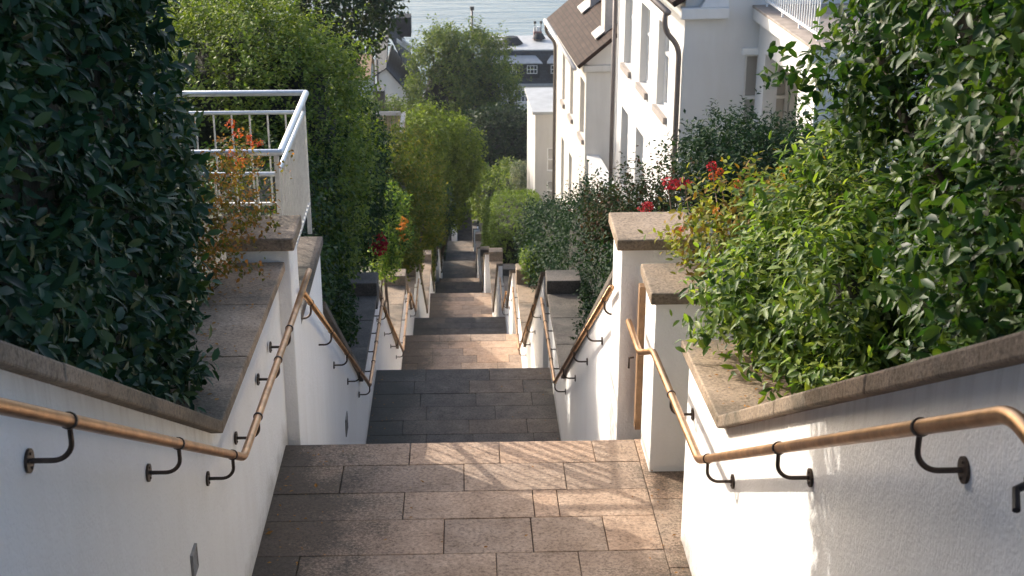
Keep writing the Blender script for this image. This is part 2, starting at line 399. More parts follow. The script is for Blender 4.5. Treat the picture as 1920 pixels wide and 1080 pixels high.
# ------------------------------------------------------------------ walls with stone copings
def interp(poly, y):
    if y <= poly[0][0]: return poly[0][1]
    for (a, za), (b, zb) in zip(poly[:-1], poly[1:]):
        if y <= b: return za+(zb-za)*(y-a)/(b-a)
    return poly[-1][1]
def wall(label, side, xface, poly, base, th_body=.32, cop=.38, over=.045, cth=.065, stone_len=.95, mat='coping', xend=None, end_block=None, group=None):
    """side -1 left / +1 right; poly: (y, coping top z); base: z(y) of the foot"""
    y0, y1 = poly[0][0], poly[-1][0]
    root = empty('garden_wall', (xface, (y0+y1)/2, base((y0+y1)/2)), label, 'wall', group)
    xe = xface if xend is None else xend
    xf = lambda y: xface+(xe-xface)*max(0, min(1, (y-poly[-2][0])/(y1-poly[-2][0])))
    b = MB()
    ys = sorted(set([p[0] for p in poly]))
    fine = []
    for a, c in zip(ys[:-1], ys[1:]):
        n = max(1, int((c-a)/.8)); fine += [a+(c-a)*k/n for k in range(n)]
    fine.append(ys[-1])
    prof = [(xf(y), y, base(y), interp(poly, y)-cth) for y in fine]
    nb = len(b.v)
    for (x, y, zb, zt) in prof:
        b.v += [(x, y, zb), (x, y, zt), (x+side*th_body, y, zt), (x+side*th_body, y, zb)]
    for k in range(len(prof)-1):
        p, q = nb+4*k, nb+4*k+4
        for e in range(4):
            f = (p+e, p+(e+1) % 4, q+(e+1) % 4, q+e)
            b.f.append(f if side < 0 else f[::-1]); b.mi.append(0)
            if e == 0:
                hp, hq = prof[k][3]-prof[k][2], prof[k+1][3]-prof[k+1][2]
                uvq = [(-.45, hp), (hp-.45, 0), (hq-.45, 0), (-.45, hq)]
                b.uv[len(b.f)-1] = uvq if side < 0 else uvq[::-1]
            else: b.uv[len(b.f)-1] = [(2, 2)]*4
    f = (nb, nb+3, nb+2, nb+1); b.f.append(f if side < 0 else f[::-1]); b.mi.append(0)
    l = nb+4*(len(prof)-1); f = (l, l+1, l+2, l+3); b.f.append(f if side < 0 else f[::-1]); b.mi.append(0)
    for q in (len(b.f)-1, len(b.f)-2): b.uv[q] = [(2, 2)]*4
    part(b, 'render_coat', M['wall_plaster'], root)
    c = MB()
    for (a, za), (e, ze) in zip(poly[:-1], poly[1:]):
        n = max(1, round((e-a)/stone_len))
        for k in range(n):
            ya, yb = a+(e-a)*k/n, a+(e-a)*(k+1)/n
            g0 = .0015 if (k == 0) else .003; g1 = .0015 if k == n-1 else .003
            ya += g0; yb -= g1
            dz = random.uniform(-.003, .003); dx = random.uniform(-.003, .003)
            qa, qb = interp(poly, ya)+dz, interp(poly, yb)+dz
            ia, ib = xf(ya)-side*over+dx, xf(yb)-side*over+dx
            oa, ob = xf(ya)+side*(cop-over), xf(yb)+side*(cop-over)
            P = [(ia, ya, qa-cth), (oa, ya, qa-cth), (ob, yb, qb-cth), (ib, yb, qb-cth), (ia, ya, qa), (oa, ya, qa), (ob, yb, qb), (ib, yb, qb)]
            if side < 0: P = [P[1], P[0], P[3], P[2], P[5], P[4], P[7], P[6]]
            c.hexa(P)
    part(c, 'coping', M[mat], root, bevel=.008)
    if end_block:
        h, ln = end_block
        e = MB(); zt = poly[-1][1]
        xa, xb = sorted((xface-side*(over+.006), xface+side*(cop-over+.006)))
        e.box(xa, xb, y1+.004, y1+ln, zt-cth-.12, zt+h)
        part(e, 'end_block', M[mat], root, bevel=.012)
        e = MB(); xa, xb = sorted((xface, xface+side*th_body))
        e.box(xa, xb, y1+.002, y1+ln-.03, base(y1+.2)-.6, zt-cth-.123)
        part(e, 'end_pier', M['plaster'], root)
    return root

def base_of(i, extra=.35):
    L0, L1 = LAND[i-1], LAND[i]
    def f(y):
        if y <= L0[1]: return L0[3]-extra
        if y <= L1[0]: return L0[3]+(L1[2]-L0[3])*(y-L0[1])/(L1[0]-L0[1])-extra-.2
        return L1[3]-extra-.1
    return f

wall('white rendered wall beside the nearest landing on the left, brown coping under the dark laurel hedge', -1, -1.15,
     [(-2.0, -.965), (2.5, -.965), (5.75, -2.862), (8.24, -3.02)], base_of(1), xend=-1.165, over=.05, cop=.40)
wall('white rendered wall in the right foreground, half sunlit, shrubs spilling over its brown coping', 1, 1.17,
     [(-2.0, -1.09), (2.55, -1.09), (5.72, -2.858), (6.82, -2.96)], base_of(1), over=.05, cop=.42)

def pier(label, x0, x1, y0, y1, zb, zt, ct=.075, ov=.035, mat='coping'):
    root = empty('wall_pier', ((x0+x1)/2, (y0+y1)/2, zb), label, 'pier')
    b = MB(); b.box(x0, x1, y0, y1, zb, zt-ct); part(b, 'render_coat', M['plaster'], root, bevel=.008)
    c = MB(); c.box(x0-ov, x1+ov, y0-ov, y1+ov, zt-ct+.001, zt); part(c, 'cap_stone', M[mat], root, bevel=.01)
    return root
pier('white pier with flat stone cap at the foot of the metal railing on the left', -1.47, -1.085, 8.24, 8.63, -6.0, -2.86, ct=.085)
pier('tall slim white pier with stone cap beyond the wooden gate on the right', .975, 1.42, 8.37, 8.86, -6.2, -2.94)
pier('white pier with stone cap in front of the wooden gate, beside the bent handrail end', 1.10, 1.62, 7.66, 8.1, -4.6, -3.02)

# wooden garden gate between the two right piers, seen edge-on
g = empty('garden_gate', (1.08, 8.23, -4.2), 'narrow orange wooden gate seen edge-on between the two white piers', 'gate')
b = MB()
for k in range(9): b.box(1.13+k*.09, 1.13+k*.09+.08, 8.215, 8.24, -4.15, -3.28)
part(b, 'board_panel', M['wood'], g, bevel=.004)
b = MB(); b.box(1.072, 1.110, 8.19, 8.265, -4.19, -3.2); part(b, 'gate_post', M['wood'], g, bevel=.005)
for z_ in (-3.42, -4.05):
    b = MB(); b.box(1.12, 1.9, 8.245, 8.28, z_, z_+.08); part(b, 'cross_bar', M['wood'], g, bevel=.004)
b = MB(); b.tube([(1.05, 8.2, -3.68), (1.02, 8.19, -3.68), (1.02, 8.19, -3.75)], .007, 8); part(b, 'latch', M['bronze'], g)

# low wall of the railed terrace past the left pier
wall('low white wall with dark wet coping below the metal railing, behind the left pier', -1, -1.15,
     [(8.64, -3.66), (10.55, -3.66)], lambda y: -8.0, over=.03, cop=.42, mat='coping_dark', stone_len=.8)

H2 = 1.06
def seg_poly(i, ystart, h=H2):
    y0, y1, z0, z1 = LAND[i][:4]
    py1, pz1 = LAND[i-1][1], LAND[i-1][3]
    sl = (pz1-z0)/(y0-py1)
    return [(ystart, z0+h+.34+sl*(y0-ystart)), (y0-.25, z0+h+.10+sl*.25), (y0+.05, z0+h), (y1-.1, z1+h)]
names = {2: ('first', 'beside the shaded second landing'), 3: ('second', 'beside the sunny third landing'), 4: ('third', 'at the short shaded landing'),
         5: ('fourth', 'at the brown landing far down'), 6: ('fifth', 'at the dark landing in the middle distance'), 8: ('sixth', 'far down by the narrow sunlit step')}
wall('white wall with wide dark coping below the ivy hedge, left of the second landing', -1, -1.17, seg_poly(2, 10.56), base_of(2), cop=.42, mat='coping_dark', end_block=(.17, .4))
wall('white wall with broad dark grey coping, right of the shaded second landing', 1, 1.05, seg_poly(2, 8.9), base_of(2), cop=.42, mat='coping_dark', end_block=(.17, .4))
wall('white stepped wall with rough brown coping left of the sunny third landing', -1, -1.21, seg_poly(3, 17.06), base_of(3), cop=.4, end_block=(.2, .4))
wall('white stepped wall with pinkish coping and end block right of the sunny third landing', 1, .99, seg_poly(3, 17.06), base_of(3), cop=.42, end_block=(.3, .35))
wall('small white wall with hanging ivy left of the short shaded fourth landing', -1, -1.22, seg_poly(4, 25.72), base_of(4), cop=.32, end_block=(.2, .35))
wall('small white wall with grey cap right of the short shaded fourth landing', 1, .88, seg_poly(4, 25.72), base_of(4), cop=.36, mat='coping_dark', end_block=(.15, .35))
wall('brown capped white wall left of the long reddish fifth landing', -1, -1.12, seg_poly(5, 30.95), base_of(5), cop=.32, end_block=(.25, .4))
wall('rough brown capped white wall right of the long reddish fifth landing', 1, .74, seg_poly(5, 30.95), base_of(5), cop=.4, end_block=(.3, .4))
wall('narrow wall at the dark sixth landing, left side below the far hedge', -1, -1.17, seg_poly(6, 41.15), base_of(6), cop=.3, end_block=(.25, .4))
wall('narrow wall at the dark sixth landing, right side before the clipped hedge', 1, .57, seg_poly(6, 41.15), base_of(6), cop=.35, end_block=(.25, .4))
wall('far white wall left of the last grey steps', -1, -1.15, seg_poly(8, 56.5), base_of(8), cop=.3, end_block=(.3, .4))
wall('far brown wall right of the last grey steps', 1, .48, seg_poly(8, 56.5), base_of(8), cop=.35, end_block=(.35, .4))
wall('pale wall high on the left side at the far end of the steps', -1, -.62, [(86, -28.4), (91, -31.4), (99, -31.5)], lambda y: -34.0, cop=.3)
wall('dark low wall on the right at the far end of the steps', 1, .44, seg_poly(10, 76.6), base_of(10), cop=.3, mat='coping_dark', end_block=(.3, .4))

# ------------------------------------------------------------------ handrails
def handrail(label, side, xr, xw, pts, brackets, r=.019, seg=14, zlow=.115):
    """pts: (y,z) or (x,y,z); brackets: list of y"""
    P = [Vector(p) if len(p) == 3 else Vector((xr, p[0], p[1])) for p in pts]
    root = empty('handrail', P[0], label, 'handrail')
    m = MB(); m.tube(fillet(P, .06, 5), r, seg); part(m, 'rail', M['copper'], root, smooth=True)
    m0 = P
    for y in brackets:
        for a, b in zip(P[:-1], P[1:]):
            if a.y <= y <= b.y and b.y > a.y:
                t = (y-a.y)/(b.y-a.y); c = a.lerp(b, t); d = (b-a).normalized(); break
        else: continue
        k = MB()
        k.tube([c-d*.006, c+d*.006], r+.0045, seg)          # clip round the rail
        foot = Vector((xw, c.y, c.z-zlow))
        a0 = c-Vector((0, 0, r+.002)); arc = []
        for q in range(9):
            a = q/8*math.pi/2
            rad = .055
            arc.append(Vector((c.x+side*rad*(1-math.cos(a)), c.y, c.z-zlow+rad-rad*math.sin(a))))
        k.tube([a0]+arc+[foot-Vector((side*.004, 0, 0))], .0075, 8)
        k.disc(foot-Vector((side*.001, 0, 0)), (-side, 0, 0), .033, .008, 16)
        for sz in (-.021, .021): k.disc(foot+Vector((-side*.009, 0, sz)), (-side, 0, 0), .004, .004, 6)
        part(k, 'bracket', M['bronze'], root, smooth=False)
    return root
handrail('bronze handrail on the left foreground wall, bending level beside the nearest landing', -1, -1.03, -1.15,
         [(-.5, -1.115), (2.4, -1.115), (5.82, -3.085), (8.02, -3.235), (-.985, 8.22, -3.12), (-.985, 8.36, -3.13)], [1.2, 3.33, 4.54, 5.55, 6.3, 7.1, 7.62])
handrail('bronze handrail on the right foreground wall, sunlit where it bends at the landing', 1, 1.05, 1.17,
         [(-.5, -1.225), (2.44, -1.225), (5.74, -3.095), (7.35, -3.26), (1.0, 7.55, -3.36), (1.0, 8.12, -3.40)], [1.2, 2.93, 4.26, 5.52, 6.62])
def pair_rail(i, ys, zs, labL, labR, nl=4, nf=5, r=.019, seg=10, dyl=0):
    y0, y1, z0, z1, xl, xr = LAND[i]
    for side, lab, x, xw in ((-1, labL, xl+.12, xl), (1, labR, xr-.12, xr)):
        br = [ys+.4+(y0-ys-.5)*k/(nf-1) for k in range(nf)]+[y0+.6+(y1-y0-1.0)*k/(nl-1) for k in range(nl)]
        handrail(lab, side, x, xw, [(ys, zs), (y0-.05, z0+1.0), (y1-.15, z1+1.02)], br, r, seg)
pair_rail(2, 8.5, -3.32, 'bronze handrail dropping past the left pier to the second landing', 'sunlit bronze handrail dropping from the right pier to the second landing')
pair_rail(3, 17.2, -6.95, 'dark bronze handrail left of the third landing', 'dark bronze handrail right of the third landing', 3, 4)
pair_rail(4, 25.7, -10.1, 'thin distant handrail left of the short fourth landing', 'thin distant handrail right of the short fourth landing', 2, 3)

# a small iron hook at the right edge of the foreground wall
hk = ray(1934, 905)*(1.165/ray(1934, 905).x)
h = empty('wall_hook', tuple(hk), 'black iron bracket on the right foreground wall at the picture edge', 'hook')
b = MB(); b.tube([hk, hk+Vector((-.035, -.01, -.01)), hk+Vector((-.05, -.06, -.03))], .009, 8); b.disc(hk, (-1, 0, 0), .022, .008)
part(b, 'hook_arm', M['iron'], h)

# vents and stains
v = empty('wall_vent', (-1.15, 5.05, -3.18), 'small grey louvred vent low on the left foreground wall', 'vent')
b = MB(); P = atY(362, 1050, 1).normalized()
c = ray(362, 1052); t = -1.15/c.x; c = c*t
b.box(-1.152, -1.138, c.y-.05, c.y+.05, c.z-.055, c.z-.048); b.box(-1.152, -1.138, c.y-.05, c.y+.05, c.z+.048, c.z+.055)
b.box(-1.152, -1.138, c.y-.05, c.y-.043, c.z-.048, c.z+.048); b.box(-1.152, -1.138, c.y+.043, c.y+.05, c.z-.048, c.z+.048)
part(b, 'vent_frame', M['vent'], v)
b = MB()
for k in range(6):
    z = c.z-.044+k*.0155
    b.hexa([(-1.152, c.y-.042, z), (-1.141, c.y-.042, z-.004), (-1.141, c.y+.042, z-.004), (-1.152, c.y+.042, z),
            (-1.152, c.y-.042, z+.008), (-1.141, c.y-.042, z+.004), (-1.141, c.y+.042, z+.004), (-1.152, c.y+.042, z+.008)])
part(b, 'louvre', M['vent'], v)
c = ray(649, 795); c = c*(-1.17/c.x)
v = empty('wall_vent', c, 'dark slot vent low in the white wall left of the hidden second flight', 'vent')
b = MB(); b.box(-1.175, -1.160, c.y-.10, c.y+.10, c.z-.09, c.z+.09); part(b, 'vent_frame', M['vent'], v, bevel=.004)
b = MB()
for k in range(5): b.box(-1.1605, -1.1585, c.y-.085, c.y+.085, c.z-.075+k*.033, c.z-.058+k*.033)
part(b, 'louvre', M['iron'], v)

# ------------------------------------------------------------------ terrace railing on the left
def railing():
    x, ya, yb, zt = -1.25, 9.36, 11.08, -2.645
    zb = -3.62; xl = -4.6
    root = empty('metal_railing', (x, ya, zb), 'galvanised metal terrace railing with upright bars above the left pier', 'railing')
    for nm, pts in (('top_rail', [(xl, yb, zt), (x, yb, zt), (x, ya, zt), (xl, ya, zt)]),):
        m = MB(); m.tube(fillet(pts, .02, 3), .024, 12); part(m, nm, M['galv'], root, smooth=True)
    zl = zt-.155
    m = MB(); m.tube(fillet([(xl, yb-.01, zl), (x-.03, yb-.01, zl), (x-.03, ya+.01, zl), (xl, ya+.01, zl)], .01, 2), .016, 10); part(m, 'middle_rail', M['galv'], root, smooth=True)
    m = MB(); m.box(x-.05, x-.012, ya+.02, yb-.02, zb+.05, zb+.075); m.box(xl, x-.05, ya+.0, ya+.03, zb+.05, zb+.075); m.box(xl, x-.05, yb-.03, yb, zb+.05, zb+.075)
    part(m, 'bottom_rail', M['galv_bar'], root)
    # closely set flat bars down the side towards the steps
    n = 17
    for k in range(n):
        y = ya+.06+(yb-ya-.12)*k/(n-1)
        m = MB(); m.box(x-.042, x-.020, y-.013, y+.013, zb+.076, zl-.01); part(m, 'bar', M['galv_bar'], root)
    for y in (ya, yb):
        for k in range(1, 23):
            xx = x-.03-k*.142
            m = MB(); m.tube([(xx, y+(.01 if y == ya else -.01), zb+.076), (xx, y+(.01 if y == ya else -.01), zl)], .0075, 6, cap=False); part(m, 'bar', M['galv_bar'], root, smooth=True)
    for xx, y in ((x-.03, ya), (x-.03, yb), (x-2.2, ya), (x-2.2, yb)):
        m = MB(); m.box(xx-.016, xx+.016, y-.016, y+.016, zb-.2, zt-.01); part(m, 'post', M['galv_bar'], root)
railing()
t = MB(); t.box(-6.5, -1.47, 8.9, 11.4, -4.5, -3.74); o = t.build('terrace', M['riser']); tag(o, kind='structure')

# ------------------------------------------------------------------ terrain and sea
AVG = [(-10, -.5), (0, -1.9), (2.4, -2.35), (5.7, -4.25), (8.1, -4.3), (15, -7.6), (23, -10.8), (30, -12.8), (38, -16), (48, -19.3), (63, -24), (75, -27.5), (84, -30), (95, -33), (110, -37), (140, -41), (170, -42.6), (200, -45)]
def ground(y): return interp(AVG, y)
def hill():
    xs = [-320, -120, -40, -14, -6, -3, -2, -1.46, -1.44, 1.44, 1.46, 2, 3, 6, 14, 40, 120, 320]
    ys = [-10, -4, 0, 1, 2.4, 3.5, 5, 5.7, 7, 8.1, 9.5, 11, 13, 15, 17, 20, 23, 26, 30, 34, 38, 43, 48, 55, 63, 69, 75, 80, 84, 90, 95, 100, 110, 125, 140, 155, 170, 185, 200]
    m = MB()
    for y in ys:
        for x in xs:
            z = ground(y)
            if -1.45 < x < 1.45: z -= 2.2
            elif abs(x) > 100: z = z*1.0
            else: z += .85 if y < 100 else 0
            m.v.append((x, y, z + (random.uniform(-.12, .12) if abs(x) > 2.5 else 0)))
    w = len(xs)
    for j in range(len(ys)-1):
        for i in range(w-1):
            a = j*w+i; m.f.append((a, a+1, a+w+1, a+w)); m.mi.append(0)
    return tag(m.build('hillside', M['soil']), kind='structure')
hill()
def sea():
    m, nt, b, o = new_mat('river_water')
    p = pos(nt)
    mp = N(nt, 'ShaderNodeMapping'); mp.inputs['Scale'].default_value = (.05, .34, .1); nt.links.new(p, mp.inputs[0])
    w1 = noise(nt, 1.0, 5, .6, mp.outputs[0]); w2 = noise(nt, .35, 4, .6, mp.outputs[0])
    h = math_node(nt, 'ADD', w1.outputs[0], math_node(nt, 'MULTIPLY', w2.outputs[0], 1.2))
    bump(nt, b, h, .8, 1.0)
    nt.links.new(ramp(nt, w2.outputs[0], [(.35, (.07, .12, .14)), (.65, (.12, .18, .20))]).outputs[0], b.inputs['Base Color'])
    b.inputs['Roughness'].default_value = .22; b.inputs['IOR'].default_value = 1.33
    q = MB(); q.face([(-1400, 172, -43.4), (1400, 172, -43.4), (1400, 2600, -43.4), (-1400, 2600, -43.4)])
    tag(q.build('sea', m), kind='structure')
sea()

# ------------------------------------------------------------------ foliage
LY = np.array([q for L_ in LAND for q in L_[:2]]); LZ = np.array([q for L_ in LAND for q in L_[2:4]])
def blocked(p):
    """true where a leaf would grow inside the stairway or its walls"""
    x, y, z = p[:, 0], p[:, 1], p[:, 2]
    fl = np.interp(y, LY, LZ); cop = fl+np.where(y < 9, 1.24, np.where(y < 13.7, 1.36, 1.14))
    hang = (y > 8.95) & (y < 13.8)
    w = np.where(y > 45, 1.15, np.where(hang, 1.32, 1.5)); wr = np.where(y > 45, .85, np.where(y < 8.2, 1.58, np.where(hang, 1.2, 1.45)))
    in_wall = (x > -w) & (x < wr) & (z < cop+.02) & (y < 101)
    in_way = (x > -1.1) & (x < np.where(y > 45, .55, 1.0)) & (z < fl+2.6) & (y < 99)
    return in_wall | in_way
def foliage(name, parent, blobs, n, L, mat, W=.42, k=7, twig=None, up=.35, out=.8, rnd=.55, inward=.28, lump=.12, lf=1.6, seed=1, fine=True, inner=.35, droop=.25, spray=0.0, core=0.0):
    """twigs of leaves on the skin of overlapping rounded blobs, thinner fill inside.
    blobs: (cx,cy,cz, rx,ry,rz, power)"""
    rng = np.random.default_rng(seed)
    twig = twig or L*2.6
    area = np.array([(rx*ry+ry*rz+rx*rz) for *_, rx, ry, rz, e in blobs]); area = area/area.sum()
    O, NR = [], []
    C = np.array([b[:3] for b in blobs]); RR = np.array([b[3:6] for b in blobs]); EE = np.array([b[6] for b in blobs])
    def inside(p, skip, shrink=.9):
        r = np.zeros(len(p), bool)
        for j in range(len(blobs)):
            if j == skip: continue
            q = np.abs((p-C[j])/(RR[j]*shrink)); r |= (q**EE[j]).sum(1) < 1
        return r
    for layer, cnt in (('skin', n), ('fill', int(n*inner))):
        for j in range(len(blobs)):
            c = max(4, int(cnt*area[j]*1.35))
            d = rng.uniform(-1, 1, (c, 3)); ax = rng.integers(0, 3, c)
            d[np.arange(c), ax] = np.sign(d[np.arange(c), ax])
            if EE[j] < 3: d = rng.normal(size=(c, 3))
            s = (np.abs(d)**EE[j]).sum(1)**(1/EE[j]); u = d/s[:, None]
            nr = np.sign(u)*np.abs(u)**(EE[j]-1)/RR[j]; nr /= np.linalg.norm(nr, axis=1)[:, None]
            p = C[j]+u*RR[j]
            ph = p*lf
            lum = np.sin(ph[:, 0]*2.1+ph[:, 1]*1.3+seed)+np.sin(ph[:, 1]*2.7-ph[:, 2]*1.9+seed*2)+np.sin(ph[:, 2]*2.3+ph[:, 0]*1.7+seed*3)+.6*np.sin(ph[:, 0]*5.1+ph[:, 2]*4.3)+.6*np.sin(ph[:, 1]*4.7+ph[:, 2]*5.9)
            p = p+nr*np.clip(lum*lump*.45, -.45*RR[j].min(), .3*RR[j].min())[:, None]
            dep = rng.random(c)**2*inward if layer == 'skin' else inward*(.8+rng.random(c)*1.6)
            p = p-nr*dep[:, None]
            if spray:
                far = rng.random(c) < .06; p[far] += (nr[far]*.6+np.array([0, 0, .6]))*spray*rng.random(far.sum())[:, None]
            vis = -(p*nr).sum(1)/np.linalg.norm(p, axis=1)
            ok = ~inside(p, j) & ~blocked(p) & ((vis > -.2) | (rng.random(c) < .22)); O.append(p[ok]); NR.append(nr[ok])
    O = np.concatenate(O); NR = np.concatenate(NR); nt_ = len(O)
    D = NR*out+np.array([0, 0, up])+rng.normal(size=(nt_, 3))*rnd
    D /= np.linalg.norm(D, axis=1)[:, None]
    ref = np.where(np.abs(D[:, 2:3]) > .9, np.array([[1., 0, 0]]), np.array([[0., 0, 1.]]))
    U = np.cross(D, ref); U /= np.linalg.norm(U, axis=1)[:, None]; V = np.cross(D, U)
    s = np.linspace(.1, 1, k)[None, :]+rng.normal(size=(nt_, k))*.05
    ang = (np.arange(k)*2.4)[None, :]+rng.random((nt_, 1))*6.28
    base = O[:, None]+D[:, None]*(s*twig*rng.uniform(.6, 1.2, (nt_, 1)))[..., None]
    rad = U[:, None]*np.cos(ang)[..., None]+V[:, None]*np.sin(ang)[..., None]
    dirv = D[:, None]*.55+rad*.85+rng.normal(size=(nt_, k, 3))*.15; dirv[..., 2] -= droop*.5
    dirv /= np.linalg.norm(dirv, axis=2)[..., None]
    upv = D[:, None]*.6+np.array([0, 0, .7])+rng.normal(size=(nt_, k, 3))*.35
    side = np.cross(dirv, upv); side /= np.maximum(np.linalg.norm(side, axis=2)[..., None], 1e-4)
    nrm = np.cross(side, dirv)
    ln = L*rng.uniform(.6, 1.2, (nt_, k, 1)); wd = ln*W*rng.uniform(.8, 1.15, (nt_, k, 1))
    keep = ~blocked((base+dirv*ln*.8).reshape(-1, 3))
    base, dirv, side, nrm, ln, wd = [a.reshape(-1, a.shape[-1]) for a in (base, dirv, side, nrm, ln, wd)]
    base, dirv, side, nrm, ln, wd = [a[keep] for a in (base, dirv, side, nrm, ln, wd)]
    m = len(base)
    if fine:
        c = lambda t, w, h: base+dirv*ln*t+side*wd*w+nrm*ln*h
        vs = np.stack([c(0, 0, 0), c(.3, 0, -.02), c(.7, 0, -.06), c(1, 0, -.16), c(.28, .42, .05), c(.68, .40, -.01), c(.28, -.42, .05), c(.68, -.40, -.01)], 1).reshape(-1, 3)
        tmpl = [(0, 4, 1), (1, 4, 5, 2), (2, 5, 3), (0, 1, 6), (1, 2, 7, 6), (2, 3, 7)]; nv = 8
    else:
        c = lambda t, w, h: base+dirv*ln*t+side*wd*w+nrm*ln*h
        vs = np.stack([c(0, 0, 0), c(.5, .5, .10), c(1, 0, -.05), c(.5, -.5, .10)], 1).reshape(-1, 3)
        tmpl = [(0, 1, 2), (0, 2, 3)]; nv = 4
    CV, CF = [], []
    if core:          # twiggy inside as a solid core below the leaves, its shade painted in
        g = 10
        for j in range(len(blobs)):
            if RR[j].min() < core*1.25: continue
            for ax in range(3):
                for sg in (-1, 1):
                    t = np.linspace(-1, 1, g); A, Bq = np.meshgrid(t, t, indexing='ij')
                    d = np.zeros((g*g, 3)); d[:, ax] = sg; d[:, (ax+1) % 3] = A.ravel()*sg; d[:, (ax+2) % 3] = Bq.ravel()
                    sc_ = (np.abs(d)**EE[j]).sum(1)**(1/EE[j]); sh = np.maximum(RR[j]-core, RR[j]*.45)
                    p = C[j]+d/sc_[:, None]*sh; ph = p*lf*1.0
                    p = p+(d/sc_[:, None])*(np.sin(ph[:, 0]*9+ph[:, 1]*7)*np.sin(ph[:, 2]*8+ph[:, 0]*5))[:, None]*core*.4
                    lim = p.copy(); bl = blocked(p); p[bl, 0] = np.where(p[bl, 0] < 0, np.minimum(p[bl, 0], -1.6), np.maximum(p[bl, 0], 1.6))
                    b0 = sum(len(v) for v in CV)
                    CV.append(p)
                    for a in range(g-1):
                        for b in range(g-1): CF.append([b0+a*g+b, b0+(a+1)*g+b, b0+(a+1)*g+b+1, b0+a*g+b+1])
    off = Vector((0, 0, 0)); q = parent
    while q is not None: off += Vector(q.location); q = q.parent
    nl = len(vs)
    if CV: vs = np.concatenate([vs]+CV)
    vs = vs-np.array(off)
    idx = np.concatenate([np.array(t) for t in tmpl]); tot = np.array([len(t) for t in tmpl])
    loops = (idx[None, :]+np.arange(m)[:, None]*nv).ravel()
    totals = np.tile(tot, m)
    if CF: loops = np.concatenate([loops, np.array(CF).ravel()+nl]); totals = np.concatenate([totals, np.full(len(CF), 4)])
    starts = np.concatenate([[0], np.cumsum(totals)[:-1]])
    me = bpy.data.meshes.new(name)
    me.vertices.add(len(vs)); me.vertices.foreach_set('co', vs.ravel())
    me.loops.add(len(loops)); me.loops.foreach_set('vertex_index', loops.astype(np.int32))
    me.polygons.add(len(totals)); me.polygons.foreach_set('loop_start', starts.astype(np.int32))
    me.update(calc_edges=True)
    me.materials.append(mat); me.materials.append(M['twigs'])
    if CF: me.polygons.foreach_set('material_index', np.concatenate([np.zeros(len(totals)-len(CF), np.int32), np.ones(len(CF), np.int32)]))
    if fine: me.polygons.foreach_set('use_smooth', np.ones(len(totals), bool))
    o = bpy.data.objects.new(name, me); COL.objects.link(o); o.parent = parent
    return o
def stems(parent, name, base, tips, r=.03, mat='bark', wig=.15, n=5):
    m = MB(); b = Vector(base)
    for t in tips:
        t = Vector(t); pts = []
        for i in range(n+1):
            f = i/n; p = b.lerp(t, f); w = math.sin(f*math.pi)*wig
            pts.append(p+Vector((random.uniform(-w, w), random.uniform(-w, w), 0)))
        m.tube(pts, r, 7, radii=[r*(1-.75*i/n) for i in range(n+1)])
    return part(m, name, M[mat], parent, smooth=True)
def plant(kind, loc, label, cat, blobs, n, L, mat, tips=None, sr=.03, trunk='stem', bark='bark', group=None, **kw):
    root = empty(kind, loc, label, cat, group)
    foliage('foliage', root, blobs, n, L, M[mat], **kw)
    if tips is None:
        c = np.array([b[:3] for b in blobs]).mean(0)
        tips = [(b[0], b[1], b[2]+b[5]*.4) for b in blobs[:6]]
    stems(root, trunk, loc, tips, sr, bark)
    return root
def flower(parent, name, c, r, mat, n=26, L=None, seed=0, sq=.8):
    c = Vector(c)
    return foliage(name, parent, [(c.x, c.y, c.z, r, r, r*sq, 2)], n, L or r*.55, M[mat], W=.75, k=3, twig=r*.3, inward=r*.3, lump=r*.2, lf=6/r*.2, seed=seed, fine=False, inner=.2, rnd=.3)

# blobs given by where they stand (pixel centre + distance) and their apparent radii
def B(px, py, Y, rx, rz, ry, e=2.3):
    p = atY(px, py, Y); t = p.length
    k = t/F*1.02
    return (p.x, p.y, p.z, rx*k, ry, rz*k, e)
# --- left side
plant('laurel_hedge', (-2.4, 4.0, -2.6), 'tall dark green laurel hedge filling the left edge, in shade', 'hedge',
      [(-2.33, 4.75, -1.1, 1.0, 1.85, 1.9, 8), (-2.3, 2.4, .2, 1.0, 1.2, 1.5, 6), (-2.35, 5.1, .9, .95, 1.45, 1.1, 5), (-2.05, 7.45, -2.6, .38, .95, .38, 3), (-2.85, 8.5, -2.5, .52, 1.08, .95, 4)],  # last blob: unseen bush mass, added to shade the landing floor
      30000, .074, 'laurel_dark', W=.46, k=8, lump=.08, seed=3, inward=.14, up=.3, droop=.35, rnd=.7, sr=.06, inner=.25, twig=.14, core=.13, lf=2.2)
r_ = plant('autumn_shrub', (-1.75, 7.7, -3.3), 'straggly rust and orange leaved shrub drooping over the left coping', 'shrub',
      [B(412, 410, 8.3, 46, 75, .4), B(405, 480, 7.7, 38, 50, .4), B(452, 412, 8.5, 40, 30, .25, 2), B(450, 310, 8.9, 24, 55, .2, 2)],
      430, .032, 'rust', W=.62, k=6, twig=.12, inward=.3, lump=.10, seed=5, sr=.006, bark='stem', rnd=.8, inner=.5, spray=.15)
for k, (px, py, yy) in enumerate([(445, 250, 8.7), (470, 262, 8.8), (482, 270, 8.9), (430, 290, 8.6), (452, 305, 8.6), (432, 232, 9.0)]):
    flower(r_, 'flower', atY(px, py, yy), .026, 'redor', 10, .020, seed=50+k)
plant('privet_bush', (-3.4, 15, -6), 'big rounded sunlit privet bush behind the metal railing', 'bush',
      [B(480, 250, 14.6, 175, 225, 1.3, 2.4), B(390, 260, 14.6, 150, 190, 1.2, 2.4), B(570, 330, 14.2, 90, 200, 1.1, 2.4)],
      11000, .052, 'privet', W=.6, k=8, twig=.22, up=.9, lump=.26, lf=3.2, seed=9, fine=False, inward=.3, inner=.5, spray=.45, core=.3)
